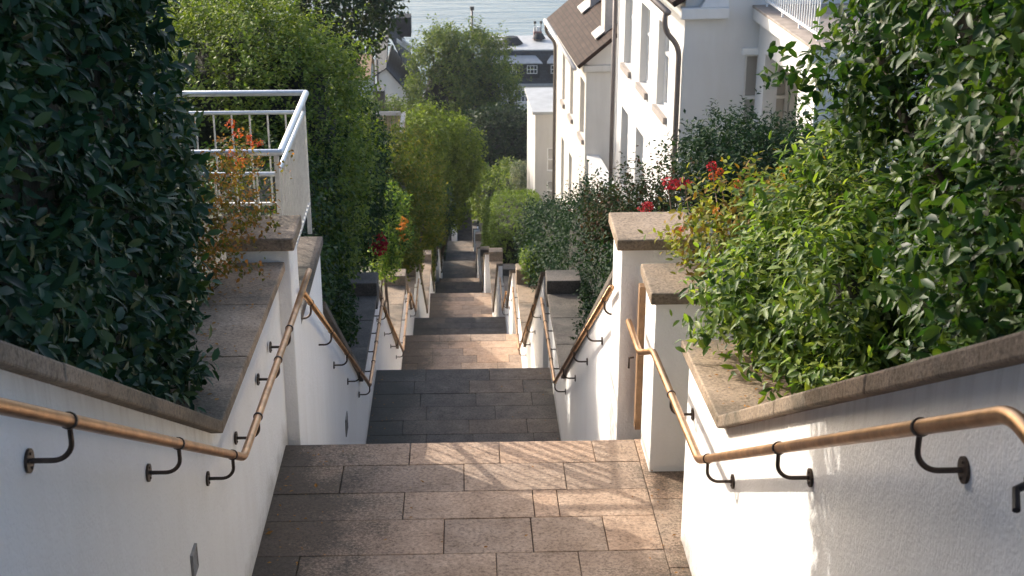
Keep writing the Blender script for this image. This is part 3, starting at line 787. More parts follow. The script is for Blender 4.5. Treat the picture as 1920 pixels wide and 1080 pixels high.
plant('ivy_hedge', (-1.9, 13.4, -7), 'tall ivy covered hedge draping over the left wall below the railing', 'hedge',
      [(-1.86, 12.3, -4.95, .56, 1.5, 1.35, 4), (-1.95, 14.6, -5.3, .48, 1.4, 1.75, 4), (-1.45, 11.2, -4.55, .28, .8, .5, 2.3), (-1.45, 12.6, -5.35, .28, .9, .5, 2.3), (-1.45, 13.4, -5.9, .25, .7, .4, 2.3), (-2.0, 17.0, -6.3, .45, 1.6, 1.6, 4)],
      9000, .058, 'ivy', W=.6, k=6, twig=.16, up=-.2, droop=1.0, lump=.16, lf=4, seed=12, fine=False, inward=.2, inner=.35, core=.15)
plant('dark_tree', (-6.2, 47, -18.5), 'dark broad tree overhanging the upper left, leaves against the water', 'tree',
      [B(420, -60, 46, 200, 140, 3), B(560, -20, 46, 130, 105, 2.4), B(650, 30, 45.5, 62, 75, 1.5), B(695, 5, 45.5, 38, 20, 1, 2), B(600, 90, 46, 70, 50, 1.5), B(662, 75, 45.3, 30, 36, .9, 2)],
      6400, .21, 'tree_dark', W=.6, k=6, twig=.6, lump=.4, lf=.9, seed=14, fine=False, inward=.6, inner=.6, sr=.16, trunk='trunk', spray=.35)
r_ = plant('round_shrub', (-1.6, 23.5, -11.3), 'rounded yellow green shrub by the second left wall end', 'shrub',
      [B(724, 405, 23.5, 34, 45, .8), B(728, 450, 23, 32, 45, .8)], 1500, .075, 'cherry', W=.5, k=7, twig=.2, lump=.08, seed=16, fine=False, core=.15)
for k, (px, py) in enumerate([(704, 452), (714, 447), (718, 458), (708, 470), (697, 458), (715, 468)]):
    flower(r_, 'flower', atY(px, py, 19.8), .055, 'crimson', 22, .045, seed=60+k, sq=1.1)
for k, (px, py) in enumerate([(752, 425), (756, 445), (749, 462), (758, 415)]):
    flower(r_, 'berry_spray', atY(px, py, 22.4), .05, 'orange', 12, .05, seed=70+k)
plant('golden_hedge', (-2.2, 34, -15), 'tall hedge turning golden at its edges on the left', 'hedge',
      [B(735, 385, 31.5, 40, 110, 1.8, 3), B(776, 375, 36, 34, 92, 3, 3), B(802, 415, 48.5, 20, 80, 4, 3), B(788, 455, 33, 15, 78, 2.5, 3), B(705, 345, 33, 36, 80, 1.5)],
      8500, .10, 'hedge_gold', W=.55, k=7, twig=.26, lump=.32, lf=2.8, seed=18, fine=False, inward=.3, up=.5, droop=.15, core=.3, spray=.4)
plant('dense_bush', (-2.6, 21, -10), 'dense mid green bush behind the ivy hedge on the left', 'bush',
      [B(648, 345, 20, 50, 140, 1.2), B(660, 305, 22, 32, 50, 1.1), B(615, 330, 20, 45, 165, 1.2)],
      6000, .08, 'ivy', W=.55, k=7, twig=.26, lump=.3, lf=3, seed=20, fine=False, core=.25)
plant('leafy_tree', (-1.6, 62, -24), 'light green leafy tree in front of the big tree, left of the steps', 'tree',
      [B(800, 280, 60, 50, 55, 1.5), B(838, 300, 61, 45, 55, 1.5), B(780, 320, 58, 45, 60, 1.5), B(865, 325, 62, 22, 38, 1.0, 2), B(830, 370, 60, 30, 50, 1.3)],
      5200, .19, 'light', W=.55, k=6, twig=.5, lump=.6, lf=1.8, seed=22, fine=False, inward=.5, sr=.12, trunk='trunk', spray=.6, core=.5)
plant('dark_hedge', (-1.9, 60, -24), 'dark hedge along the left wall of the lower steps', 'hedge',
      [B(815, 440, 52, 24, 62, 4, 3), B(826, 420, 64, 20, 55, 5, 3), B(838, 400, 80, 16, 48, 7, 3)],
      3000, .15, 'bush_dark', W=.55, k=6, twig=.32, lump=.16, seed=24, fine=False, core=.2)
plant('big_tree', (-.3, 106, -37.5), 'large rounded green tree in the middle, standing before the far houses', 'tree',
      [B(868, 190, 105, 82, 118, 3.2), B(908, 180, 106, 52, 88, 2.6), B(826, 180, 105, 50, 92, 2.6), B(856, 110, 105, 52, 48, 2.2, 2), B(812, 125, 105, 36, 48, 2, 2), B(905, 115, 106, 42, 40, 2, 2), B(880, 270, 104, 80, 80, 2.6)],
      13000, .28, 'tree_mid', W=.55, k=6, twig=.7, up=.8, lump=.6, lf=1.0, seed=26, fine=False, inward=.9, inner=.8, sr=.35, trunk='trunk', spray=1.1, core=1.5)
plant('dark_tree', (2.6, 98, -34), 'very dark tree mass behind the far end of the steps', 'tree',
      [B(910, 300, 97, 50, 85, 3), B(960, 290, 98, 52, 80, 3), B(1010, 300, 98, 50, 90, 3), B(945, 350, 96, 55, 60, 2.6), B(862, 350, 103, 26, 55, 2), B(872, 395, 103, 26, 30, 1.5)],
      5600, .28, 'tree_dark', W=.6, k=6, twig=.6, lump=.4, lf=.7, seed=28, fine=False, inward=.7, inner=.5, sr=.25, trunk='trunk', core=.7)

# --- right side
r_ = plant('laurel_tree', (2.9, 5.0, -3.2), 'large glossy laurel at the right edge, sunlit on its left side', 'tree',
      [(2.95, 5.7, -.9, 1.15, 1.2, 1.6, 2.8), (2.85, 4.1, -.6, 1.1, 1.2, 1.3, 3), (2.6, 5.2, -2.1, .75, 1.1, .85, 2.4), B(1640, 140, 6.8, 55, 105, .4, 2), B(1890, 480, 4.2, 80, 130, .4, 2.4), (3.5, 6.6, -.6, 1.2, 1.0, 1.7, 2.5), (3.2, 3.0, .3, 1.0, 1.0, 1.15, 3), (2.12, 6.2, -1.0, .42, .5, .55, 2)],
      18500, .068, 'laurel', W=.48, k=8, lump=.22, seed=31, inward=.35, up=.25, droop=.5, sr=.07, inner=.4, trunk='trunk', spray=.05, core=.4, twig=.19)
plant('bright_shrub', (1.9, 6.4, -3.2), 'bright green shrub with narrow leaves spilling over the right coping', 'shrub',
      [(1.85, 6.3, -2.58, .40, .58, .46, 2.3), (1.78, 6.9, -2.65, .36, .45, .42, 2.2), (2.2, 6.8, -2.4, .45, .55, .42, 2.3), (1.78, 5.8, -2.80, .22, .36, .20, 2), (1.46, 6.55, -2.74, .20, .32, .24, 2)],
      3300, .066, 'cherry', W=.38, k=8, twig=.19, lump=.22, lf=2.4, seed=33, inward=.2, up=.4, droop=.5, sr=.012, bark='stem', spray=.15, core=.18)
r_ = plant('autumn_bush', (1.6, 8.2, -3.6), 'yellow and rust leaved bush with red flower heads behind the right piers', 'bush',
      [(1.66, 8.1, -2.88, .36, .48, .32, 2.2), (1.95, 7.8, -2.74, .36, .45, .32, 2.2), (1.42, 7.9, -2.92, .22, .28, .12, 2)],
      900, .054, 'autumn', W=.5, k=6, twig=.15, lump=.10, seed=35, inward=.25, sr=.01, bark='stem', rnd=.75, spray=.15)
for k, (px, py, yy, q, c_) in enumerate([(1252, 344, 9.2, .045, 'red'), (1265, 348, 9.2, .045, 'red'), (1284, 343, 9.2, .04, 'red'), (1207, 395, 9.0, .038, 'red'), (1215, 386, 9.0, .038, 'red'),
                                         (1335, 312, 9.2, .035, 'red'), (1338, 330, 9.2, .028, 'redor'), (1350, 322, 9.2, .028, 'redor'), (1386, 346, 8.6, .032, 'redor'), (1344, 396, 7.6, .025, 'orange'), (1278, 430, 7.6, .02, 'redor')]):
    P = atY(px, py, yy); flower(r_, 'flower', P, q*.8, c_, 18, q*.55, seed=80+k)
for (px, py, yy) in [(1252, 344, 9.2), (1284, 343, 9.2), (1211, 390, 9.0), (1335, 312, 9.2), (1350, 322, 9.2), (1386, 346, 8.6)]:
    mb = MB(); P = atY(px, py, yy); mb.tube([P, P+Vector((.02, -.1, -.18)), (1.6, 8.3, -3.0)], .004, 5)
    part(mb, 'flower_stem', M['stem'], r_)
plant('dark_bush', (2.8, 13, -5.8), 'dark green bush in front of the white house gable', 'bush',
      [B(1370, 335, 13, 75, 72, .8), B(1460, 335, 13.2, 85, 75, .9), B(1550, 330, 13.4, 80, 75, .9), B(1318, 345, 12.8, 36, 52, .6)],
      3400, .058, 'bush_dark', W=.5, k=8, twig=.2, up=.9, lump=.12, lf=2, seed=37, fine=False, inward=.25, spray=.3, core=.25)
plant('rose_bush', (1.7, 12, -5.6), 'twiggy rose bush with small dark reddish leaves before the white facade', 'bush',
      [B(1170, 415, 12, 70, 36, .5), B(1240, 385, 12.1, 50, 36, .5), B(1130, 425, 12.4, 35, 36, .5)],
      620, .045, 'rose', W=.55, k=7, twig=.26, up=1.1, lump=.12, seed=39, fine=False, inward=.25, spray=.35, inner=.6)
plant('dark_hedge', (1.8, 13.5, -7), 'dark small leaved hedge behind the broad dark coping on the right', 'hedge',
      [(1.78, 10.6, -4.55, .30, 1.3, .75, 3), (1.75, 13.0, -5.35, .32, 1.4, .95, 3), (1.36, 9.9, -3.85, .27, .9, .34, 2.3), (1.38, 11.4, -4.8, .27, .9, .36, 2.3), (1.38, 12.8, -5.65, .27, .9, .36, 2.3), (1.75, 15.8, -6.3, .33, 1.6, .95, 3), (1.75, 18.8, -7.3, .36, 1.6, .95, 3)],
      4200, .055, 'bush_dark', W=.5, k=7, twig=.16, lump=.08, seed=41, fine=False, inward=.2, core=.12)
plant('garden_bush', (1.9, 26, -12), 'dark rounded bush on the right between the walls and the white houses', 'bush',
      [(1.68, 25.6, -9.45, .42, 1.6, .95, 2.4), (1.75, 28.5, -10.6, .50, 1.6, 1.1, 2.4), (2.2, 24.0, -8.5, .5, 1.2, .9, 2.4), (1.72, 22.0, -8.5, .36, 1.3, .75, 2.6)],
      3400, .08, 'bush_dark', W=.5, k=7, twig=.24, lump=.12, seed=43, fine=False, spray=.25, core=.2)
plant('small_shrub', (1.55, 20.3, -8.6), 'small bright yellow green shrub beside the dark end block', 'shrub',
      [B(1000, 500, 25.4, 18, 22, .4, 2.2)], 300, .07, 'clipped', W=.5, k=6, twig=.14, seed=45, fine=False, sr=.01)
plant('clipped_hedge', (1.6, 54, -22), 'neatly clipped sunlit hedge with square corner right of the steps', 'hedge',
      [(1.92, 49.5, -18.3, .95, 2.6, 2.2, 6), (1.80, 54.5, -20.2, .95, 2.6, 2.35, 6), (1.68, 59.5, -21.9, .90, 2.6, 2.3, 6)], 10000, .085, 'clipped', W=.6, k=6, twig=.10, lump=.05, seed=47, fine=False, inward=.12, rnd=.7, sr=.04, core=.15)
plant('far_hedge', (1.8, 74, -28), 'loose grey green hedge behind the clipped hedge', 'hedge',
      [B(920, 365, 74, 34, 32, 3), B(965, 355, 74, 38, 30, 3)], 1500, .2, 'tree_mid', W=.55, k=6, twig=.4, lump=.25, seed=49, fine=False, core=.3)
plant('pale_bush', (2.4, 66, -25), 'pale grey leaved bush at the foot of the small annex', 'bush',
      [B(985, 330, 64, 24, 22, .8)], 420, .12, 'grey', W=.5, k=6, twig=.25, lump=.15, seed=51, fine=False)
plant('far_bush', (5, 128, -40), 'dull green bushes below the dark roofed house far behind', 'bush',
      [B(960, 250, 130, 40, 28, 2.5), B(1000, 262, 128, 40, 30, 2.5), B(720, 215, 112, 50, 18, 2), B(690, 225, 100, 40, 25, 2)], 1700, .32, 'tree_mid', W=.55, k=6, twig=.7, lump=.4, lf=.7, seed=53, fine=False, core=.6)

# ------------------------------------------------------------------ houses
def grid_wall(mb, mp, a0, a1, z0, z1, ops, depth):
    """front skin of a wall with real openings; mp(a, z, d) -> local point, d inward"""
    A = sorted(set([a0, a1]+[q for o in ops for q in o[:2]])); Z = sorted(set([z0, z1]+[q for o in ops for q in o[2:4]]))
    for i in range(len(A)-1):
        for j in range(len(Z)-1):
            ca, cz = (A[i]+A[i+1])/2, (Z[j]+Z[j+1])/2
            if any(o[0] < ca < o[1] and o[2] < cz < o[3] for o in ops): continue
            mb.face([mp(A[i], Z[j], 0), mp(A[i+1], Z[j], 0), mp(A[i+1], Z[j+1], 0), mp(A[i], Z[j+1], 0)])
    for o in ops:
        a, b, c, d = o[:4]
        for p, q in (((a, c), (a, d)), ((a, d), (b, d)), ((b, d), (b, c)), ((b, c), (a, c))):
            mb.face([mp(*p, 0), mp(*q, 0), mp(*q, depth), mp(*p, depth)])
def mbox(mb, mp, a0, a1, z0, z1, d0, d1):
    mb.hexa([mp(a0, z0, d0), mp(a1, z0, d0), mp(a1, z0, d1), mp(a0, z0, d1), mp(a0, z1, d0), mp(a1, z1, d0), mp(a1, z1, d1), mp(a0, z1, d1)])
def window(parent, mp, a, b, c, d, depth, pane='sashglass', sill=True, transom=.62, mull=1, fw=.065, sillmat='white'):
    f = MB(); e = depth-.05
    mbox(f, mp, a, a+fw, c, d, e, depth+.02); mbox(f, mp, b-fw, b, c, d, e, depth+.02)
    mbox(f, mp, a+fw, b-fw, c, c+fw, e, depth+.02); mbox(f, mp, a+fw, b-fw, d-fw, d, e, depth+.02)
    zt = c+(d-c)*transom
    mbox(f, mp, a+fw, b-fw, zt-fw*.5, zt+fw*.5, e-.015, depth+.01)
    for k in range(mull):
        am = a+(b-a)*(k+1)/(mull+1)
        mbox(f, mp, am-fw*.45, am+fw*.45, c+fw, zt-fw*.5, e+.005, depth+.012); mbox(f, mp, am-fw*.45, am+fw*.45, zt+fw*.5, d-fw, e+.005, depth+.012)
    w = f.build('window', M['white'], parent)
    p = MB(); p.face([mp(a+.01, c+.01, depth+.004), mp(b-.01, c+.01, depth+.004), mp(b-.01, d-.01, depth+.004), mp(a+.01, d-.01, depth+.004)])
    p.build('pane', M[pane], w)
    if sill:
        s = MB(); mbox(s, mp, a-.05, b+.05, c-.16, c-.003, -.09, depth-.055); s.build('sill', M[sillmat], w)
    return w
FA = lambda a, z, d: (d, a, z)            # facade towards the steps: local x inward, a along y
GA = lambda a, z, d: (a, d, z)            # gable towards the camera
def roof_plane(mb, p00, p10, p11, p01, th=.12, mi=0):
    """p00 eave near, p10 eave far, p11 ridge far, p01 ridge near, with uv in metres"""
    p = [Vector(q) for q in (p00, p10, p11, p01)]
    L, S = (p[1]-p[0]).length, (p[3]-p[0]).length
    mb.face(p, mi, [(0, 0), (L, 0), (L, S), (0, S)])
    n = (p[1]-p[0]).cross(p[3]-p[0]).normalized()
    if n.z < 0: n = -n
    q = [v-n*th for v in p]
    mb.face(q[::-1], mi, [(0, 0)]*4)
    for i in range(4): mb.face([p[i], q[i], q[(i+1) % 4], p[(i+1) % 4]], mi, [(0, 0), (0, .1), (.1, .1), (.1, 0)])

# house 1: tall white house with the S-shaped downpipe
A = atY(1277, 200, 30.0)
Z1 = -12.2
h1 = empty('house', (A.x, 30.0, Z1), 'tall white house on the right with brown S shaped downpipe and balcony wing', 'house', None, R(3.5))
LEN, WID, EV, RH = 8.4, 9.0, 6.95, 2.6
up_ = [(1.5, 2.75, 4.05, 6.05), (3.85, 5.0, 4.05, 6.05), (6.2, 7.3, 4.05, 6.05)]
lo_ = [(4.15, 5.2, .7, 2.85), (6.35, 7.4, .7, 2.85), (1.5, 2.75, -.6, 1.55)]
b = MB(); grid_wall(b, FA, 0, LEN, -1.5, EV, up_+lo_, .26)
gw = [(1.36, 2.4, 3.2, 5.78)]
grid_wall(b, GA, 0, WID, -1.5, EV, gw, .22)
b.face([(0, 0, EV), (WID, 0, EV), (WID/2, 0, EV+RH)])
b.face([(0, LEN, -1.5), (0, LEN, EV), (WID/2, LEN, EV+RH), (WID, LEN, EV), (WID, LEN, -1.5)]); b.face([(WID, 0, -1.5), (WID, LEN, -1.5), (WID, LEN, EV), (WID, 0, EV)])
b.build('wall', M['house'], h1)
for a in up_: window(h1, FA, *a, .22, sillmat='sill')
for a in lo_: window(h1, FA, *a, .22, sill=False)
window(h1, GA, *gw[0], .18, pane='curtain', sill=False, transom=.62, mull=0, fw=.07)
b = MB(); b.box(1.27, 2.5, -.07, -.001, 5.78, 5.92); b.build('lintel', M['white'], h1)
rf = MB(); sl = RH/(WID/2)
roof_plane(rf, (-.34, -.22, EV-.30*sl+.18), (-.34, LEN+.1, EV-.30*sl+.18), (WID/2, LEN+.1, EV+RH+.2), (WID/2, -.22, EV+RH+.2))
roof_plane(rf, (WID+.34, LEN+.1, EV-.30*sl+.18), (WID+.34, -.22, EV-.30*sl+.18), (WID/2, -.22, EV+RH+.21), (WID/2, LEN+.1, EV+RH+.21))
rf.build('roof', M['tile'], h1)
b = MB(); b.tube([(-.42, -.25, EV-.2), (-.42, LEN+.1, EV-.2)], .07, 10); b.build('gutter', M['pipe'], h1, smooth=True)
b = MB(); b.box(-.13, .9, -.24, -.001, EV-.36, EV-.12); b.hexa([(.28, -.2, EV-.12), (.9, -.2, EV-.12), (.9, 0, EV-.12), (.28, 0, EV-.12), (.42, -.1, EV+.06), (.9, -.1, EV+.06), (.9, 0, EV+.06), (.42, 0, EV+.06)])
b.build('cornice', M['house'], h1, bevel=.02)
dp = fillet([(-.42, .05, EV-.2), (-.42, .05, EV-.62), (-.08, .10, EV-1.0), (-.08, .10, EV-1.5), (-.08, .10, -1.5)], .22, 6)
b = MB(); b.tube(dp, .06, 10); b.build('downpipe', M['pipe'], h1, smooth=True)
b = MB(); b.tube([(-.1, LEN-.06, EV-.2), (-.1, LEN-.06, -1.5)], .055, 10); b.build('downpipe', M['pipe'], h1, smooth=True)
# balcony wing in front of the gable
wx, wy = 1.62, -4.2
lg = [(wy+.55+.55, -.62, 1.6, 5.92)]
b = MB()
mpw = lambda a, z, d: (wx+d, a, z)
grid_wall(b, mpw, wy, -.002, -1.5, 6.52, lg, .3)
b.face([(wx, wy, -1.5), (wx+4, wy, -1.5), (wx+4, wy, 6.52), (wx, wy, 6.52)])
b.build('wing_wall', M['house'], h1)
b = MB(); b.face([(wx+1.9, wy, 1.0), (wx+1.9, -.003, 1.0), (wx+1.9, -.003, 6.42), (wx+1.9, wy, 6.42)]); b.face([(wx+.3, wy+.3, 1.55), (wx+4, wy+.3, 1.55), (wx+4, -.01, 1.55), (wx+.3, -.01, 1.55)])
b.build('inner_wall', M['house_cream'], h1)
b = MB(); b.box(wx+1.84, wx+1.88, wy+1.4, wy+2.5, 1.6, 5.3); d_ = b.build('door', M['white'], h1)
b = MB(); b.face([(wx+1.83, wy+1.52, 1.75), (wx+1.83, wy+2.38, 1.75), (wx+1.83, wy+2.38, 5.15), (wx+1.83, wy+1.52, 5.15)]); b.build('pane', M['glass'], d_)
b = MB(); b.box(wx-.16, wx+4, wy-.16, -.004, 6.522, 6.78); b.build('balcony_slab', M['house'], h1, bevel=.02)
b = MB(); b.box(wx-.18, wx+4, wy-.18, -.005, 6.782, 6.84); b.build('balcony_edge', M['slab'], h1, bevel=.01)
bl = MB()
for k in range(24): bl.box(wx+.06, wx+.08, -.2-k*.16-.010, -.2-k*.16+.010, 6.98, 7.82)
bl.box(wx+.05, wx+.095, wy+.1, -.15, 6.94, 6.98); bl.box(wx+.04, wx+.105, wy+.1, -.15, 7.82, 7.87)
for k in range(4): bl.box(wx+.055, wx+.09, -.25-k*1.2, -.21-k*1.2, 6.84, 6.94)
bl.build('balustrade', M['white'], h1)

# house 2: brown roofed house further down
A2 = atY(1098, 200, 45.0); Z2 = -17.6
h2 = empty('house', (A2.x, 45.0, Z2), 'white house with steep brown tiled roof and dormer beyond the tall white house', 'house', None, R(3.5))
LEN, WID, EV = 7.6, 8.0, 7.9
up_ = [(.28, 1.3, 5.15, 7.05), (2.95, 3.75, 5.15, 7.05), (5.1, 5.85, 5.15, 7.05)]
lo_ = [(.3, 1.2, 1.2, 3.6), (3.0, 3.8, 1.4, 3.75), (5.1, 5.9, 1.4, 3.75)]
b = MB(); grid_wall(b, FA, 0, LEN, -2.5, EV, up_+lo_, .24); grid_wall(b, GA, 0, WID, -2.5, EV, [], .2)
b.face([(0, 0, EV), (WID, 0, EV), (WID/2, 0, EV+3.2)])
b.face([(0, LEN, -2.5), (0, LEN, EV), (WID/2, LEN, EV+3.2), (WID, LEN, EV), (WID, LEN, -2.5)]); b.face([(WID, 0, -2.5), (WID, LEN, -2.5), (WID, LEN, EV), (WID, 0, EV)])
b.build('wall', M['house_cream'], h2)
for a in up_: window(h2, FA, *a, .2, pane='curtain', sillmat='sill')
for a in lo_: window(h2, FA, *a, .2, sill=False)
sl = .8
rf = MB()
roof_plane(rf, (-.36, -.35, EV-.36*sl+.12), (-.36, LEN+.25, EV-.36*sl+.12), (WID/2, LEN+.4, EV+3.2+.2), (WID/2, -.35, EV+3.2+.2))
roof_plane(rf, (WID+.5, LEN+.4, EV-.5*sl+.2), (WID+.5, -.35, EV-.5*sl+.2), (WID/2, -.35, EV+3.21+.2), (WID/2, LEN+.4, EV+3.21+.2))
ro = rf.build('roof', M['tile'], h2)
def on_roof(x): return EV+.2+x*sl
for y0_, y1_, x0_ in ((.6, 1.35, .66), (4.6, 5.6, .78)):
    dm = MB()
    dm.hexa([(x0_, y0_, on_roof(x0_)-.1), (x0_+1.9, y0_, on_roof(x0_)+1.2), (x0_+1.9, y1_, on_roof(x0_)+1.2), (x0_, y1_, on_roof(x0_)-.1),
             (x0_, y0_, on_roof(x0_)+1.45), (x0_+1.9, y0_, on_roof(x0_)+1.6), (x0_+1.9, y1_, on_roof(x0_)+1.6), (x0_, y1_, on_roof(x0_)+1.45)])
    dm.hexa([(x0_-.3, y0_-.1, on_roof(x0_-.3)+.012), (x0_-.02, y0_-.1, on_roof(x0_-.02)+.012), (x0_-.02, y1_+.1, on_roof(x0_-.02)+.012), (x0_-.3, y1_+.1, on_roof(x0_-.3)+.012),
             (x0_-.3, y0_-.1, on_roof(x0_-.3)+.06), (x0_-.02, y0_-.1, on_roof(x0_-.02)+.06), (x0_-.02, y1_+.1, on_roof(x0_-.02)+.06), (x0_-.3, y1_+.1, on_roof(x0_-.3)+.06)])
    dm.build('dormer', M['dormer'], ro)
b = MB(); b.tube([(-.42, -.36, EV-.24), (-.42, LEN+.25, EV-.24)], .07, 10); b.build('gutter', M['deck_rail'], h2, smooth=True)
b = MB(); b.tube(fillet([(-.42, LEN-.1, EV-.25), (-.42, LEN-.1, EV-.6), (-.07, LEN-.1, EV-1.0), (-.07, LEN-.1, -2.5)], .2, 5), .06, 10); b.build('downpipe', M['pipe'], h2, smooth=True)
b = MB(); b.box(-.12, 3.0, -.16, -.001, EV-.42, EV-.2); b.build('cornice', M['house_cream'], h2, bevel=.03)
b = MB(); b.box(.12, .42, -9.5, -.003, 0, 4.62); b.build('terrace_parapet', M['house'], h2)
b = MB(); b.box(.06, .48, -9.5, -.004, 4.622, 4.7); b.build('parapet_coping', M['house'], h2)

# annex beyond it
A3 = atY(1003, 300, 56.0)
an = empty('house_annex', (A3.x, 56.0, -20.5), 'small flat roofed white annex beyond the brown roofed house', 'annex', None, R(2))
b = MB(); wn = [(.5, 1.1, 2.45, 3.35), (.5, 1.1, 3.75, 4.75)]
grid_wall(b, GA, 0, 3.0, -1.5, 6.18, wn, .15); b.face([(0, 0, -1.5), (0, 4, -1.5), (0, 4, 6.18), (0, 0, 6.18)]); b.face([(0, 4, -1.5), (3, 4, -1.5), (3, 4, 6.18), (0, 4, 6.18)]); b.face([(3, 0, -1.5), (3, 4, -1.5), (3, 4, 6.18), (3, 0, 6.18)])
b.build('wall', M['house_cream'], an)
for a in wn: window(an, GA, *a, .12, pane='curtain', sill=a[2] < 3, transom=.5, mull=0, fw=.05, sillmat='pipe')
b = MB(); b.box(-.12, 3.1, -.14, 4.1, 6.182, 6.3); b.build('roof', M['zinc'], an)

# far dark-roofed house by the river
D0 = atY(905, 165, 150.0)
fh = empty('house', (D0.x, 150.0, -41.0), 'distant house with dark slate mansard roof and white barred windows near the water', 'house')
W_ = 13.0; zc = 5.75
b = MB(); wn = [(3.35, 4.95, 3.95, 5.3), (7.2, 8.4, 3.95, 5.3)]
grid_wall(b, GA, 0, W_, -1.5, zc, wn, .15); b.face([(0, 0, -1.5), (0, 9, -1.5), (0, 9, zc), (0, 0, zc)]); b.face([(W_, 0, -1.5), (W_, 9, -1.5), (W_, 9, zc), (W_, 0, zc)]); b.face([(0, 9, -1.5), (W_, 9, -1.5), (W_, 9, zc), (0, 9, zc)])
b.build('wall', M['house_cream'], fh)
for a in wn: window(fh, GA, *a, .1, pane='glass', sill=False, transom=.5, mull=3, fw=.09)
b = MB(); b.box(-.3, W_+.3, -.4, 9.3, zc+.002, zc+.3); b.build('cornice', M['zinc'], fh)
b = MB(); zt = zc+3.7
roof_plane(b, (-.1, -.2, zc+.3), (W_+.1, -.2, zc+.3), (W_-.6, 1.1, zt), (.6, 1.1, zt), .05)
b.face([(-.1, -.2, zc+.3), (.6, 1.1, zt), (.6, 8, zt), (-.1, 9.2, zc+.3)], 0, [(0, 0), (0, 3), (7, 3), (9, 0)]); b.face([(W_+.1, -.2, zc+.3), (W_+.1, 9.2, zc+.3), (W_-.6, 8, zt), (W_-.6, 1.1, zt)], 0, [(0, 0), (9, 0), (7, 3), (0, 3)])
ro = b.build('roof', M['slate'], fh)
b = MB(); b.face([(.5, 1.0, zt+.02), (W_-.5, 1.0, zt+.02), (W_-.5, 8.1, zt+.12), (.5, 8.1, zt+.12)]); b.box(.4, W_-.4, .95, 1.1, zt-.12, zt+.012); b.build('flat_roof', M['zinc'], ro)
for a0, a1, wl in ((1.0, 6.1, ((3.9, 4.5, 1), (5.55, 6.0, 0))), (7.1, 10.5, ((7.35, 8.1, 1),))):
    b = MB(); b.box(a0, a1, -.1, 1.2, zc+.9, zc+2.45); dmr = b.build('dormer', M['slate'], ro)
    b = MB(); b.hexa([(a0-.25, -.4, zc+2.452), (a1+.3, -.4, zc+2.452), (a1+.1, 1.5, zc+2.452), (a0-.1, 1.5, zc+2.452), (a0-.25, -.4, zc+2.55), (a1+.3, -.4, zc+2.55), (a1-.7, 1.4, zc+3.35), (a0+.5, 1.4, zc+3.35)]); b.build('dormer_roof', M['zinc'], ro)
    ops = [(4.75, 5.85, 1.35, 2.25)] if a0 < 2 else [(7.3, 8.3, 1.35, 2.25)]
    if a0 < 2: ops.append((3.0, 3.65, 1.35, 2.25))
    for (p, q, c, d) in ops:
        window(ro, lambda a, z, e: (a, -.12+e, z), p, q, zc+c, zc+d, .03, pane='sashglass', sill=False, transom=.5, mull=2, fw=.06)
b = MB(); cx = atY(1008, 80, 156).x-D0.x; b.box(cx-.45, cx+.45, 5.6, 6.4, zt-.2, zt+1.0); ch = b.build('chimney', M['brick'], ro)
b = MB()
for q in (-.3, 0.02, .3): b.tube([(cx+q, 6, zt+1.0), (cx+q, 6, zt+1.5)], .12, 8)
b.build('chimney_pot', M['white'], ch)
for q in (-.32, .35):
    b = MB(); b.tube([(cx+q, 5.8, zt+.9), (cx+q, 5.8, zt+1.9)], .05, 6); b.tube([(cx+q, 5.8, zt+1.88), (cx+q, 5.8, zt+2.15)], .14, 8); b.build('chimney_cowl', M['iron'], ch)
b = MB(); b.tube([(3.2, 4, zt+.1), (3.2, 4, zt+.8)], .9, 14, radii=[1.3, .7]); b.tube([(6.3, 5.5, zt+.3), (6.3, 5.5, zt+.85)], .6, 12, radii=[.75, .4]); b.build('roof_hatch', M['slate'], ro)

# far left white house with steep dark roof
L0 = atY(722, 205, 120.0)
lh = empty('house', (L0.x, 120.0, -36.0), 'distant white gabled house with steep dark roof left of the big tree', 'house')
zb = -36.0
b = MB(); Zf = lambda px, py: atY(px, py, 120).z-zb; Xf = lambda px, py: atY(px, py, 120).x-L0.x
x_l, x_k, x_r = Xf(706, 150), Xf(725, 133), Xf(782, 200)
b.face([(x_l, 0, -1), (x_r, 0, -1), (x_r, 0, Zf(782, 195)), (x_k, 0, Zf(725, 130)), (x_l, 0, Zf(706, 140))])
b.face([(x_l, 0, -1), (x_l, 0, Zf(706, 140)), (x_l, 6, Zf(706, 140)), (x_l, 6, -1)]); b.face([(x_r, 0, -1), (x_r, 6, -1), (x_r, 6, Zf(782, 195)), (x_r, 0, Zf(782, 195))])
b.face([(x_l, 6, -1), (x_l, 6, Zf(706, 140)), (x_k, 6, Zf(725, 130)), (x_r, 6, Zf(782, 195)), (x_r, 6, -1)])
b.build('wall', M['house'], lh)
b = MB(); zk, zr = Zf(725, 128), Zf(786, 198); zl = Zf(704, 142)
roof_plane(b, (Xf(790, 198), -.25, zr), (Xf(790, 198), 9, zr), (x_k, 9.0, zk+.1), (x_k, -.25, zk+.1), .12)
roof_plane(b, (Xf(790, 198)-.2, 2.0, zr+.6), (Xf(790, 198)-.2, 9.2, zr+.6), (x_k+.1, 9.2, Zf(725, 72)+.6), (x_k+.1, 2.0, Zf(725, 72)+.4), .12)
roof_plane(b, (x_l-.2, -.2, zl), (x_k-.02, -.2, zk+.1), (x_k-.02, 6, zk+2.4), (x_l-.2, 6, zl+2.2), .1)
ro = b.build('roof', M['slate'], lh)
b = MB(); b.box(Xf(735, 70), Xf(765, 70), 7, 9, Zf(735, 100), Zf(735, 62)); b.build('dormer', M['slate'], ro)
b = MB()
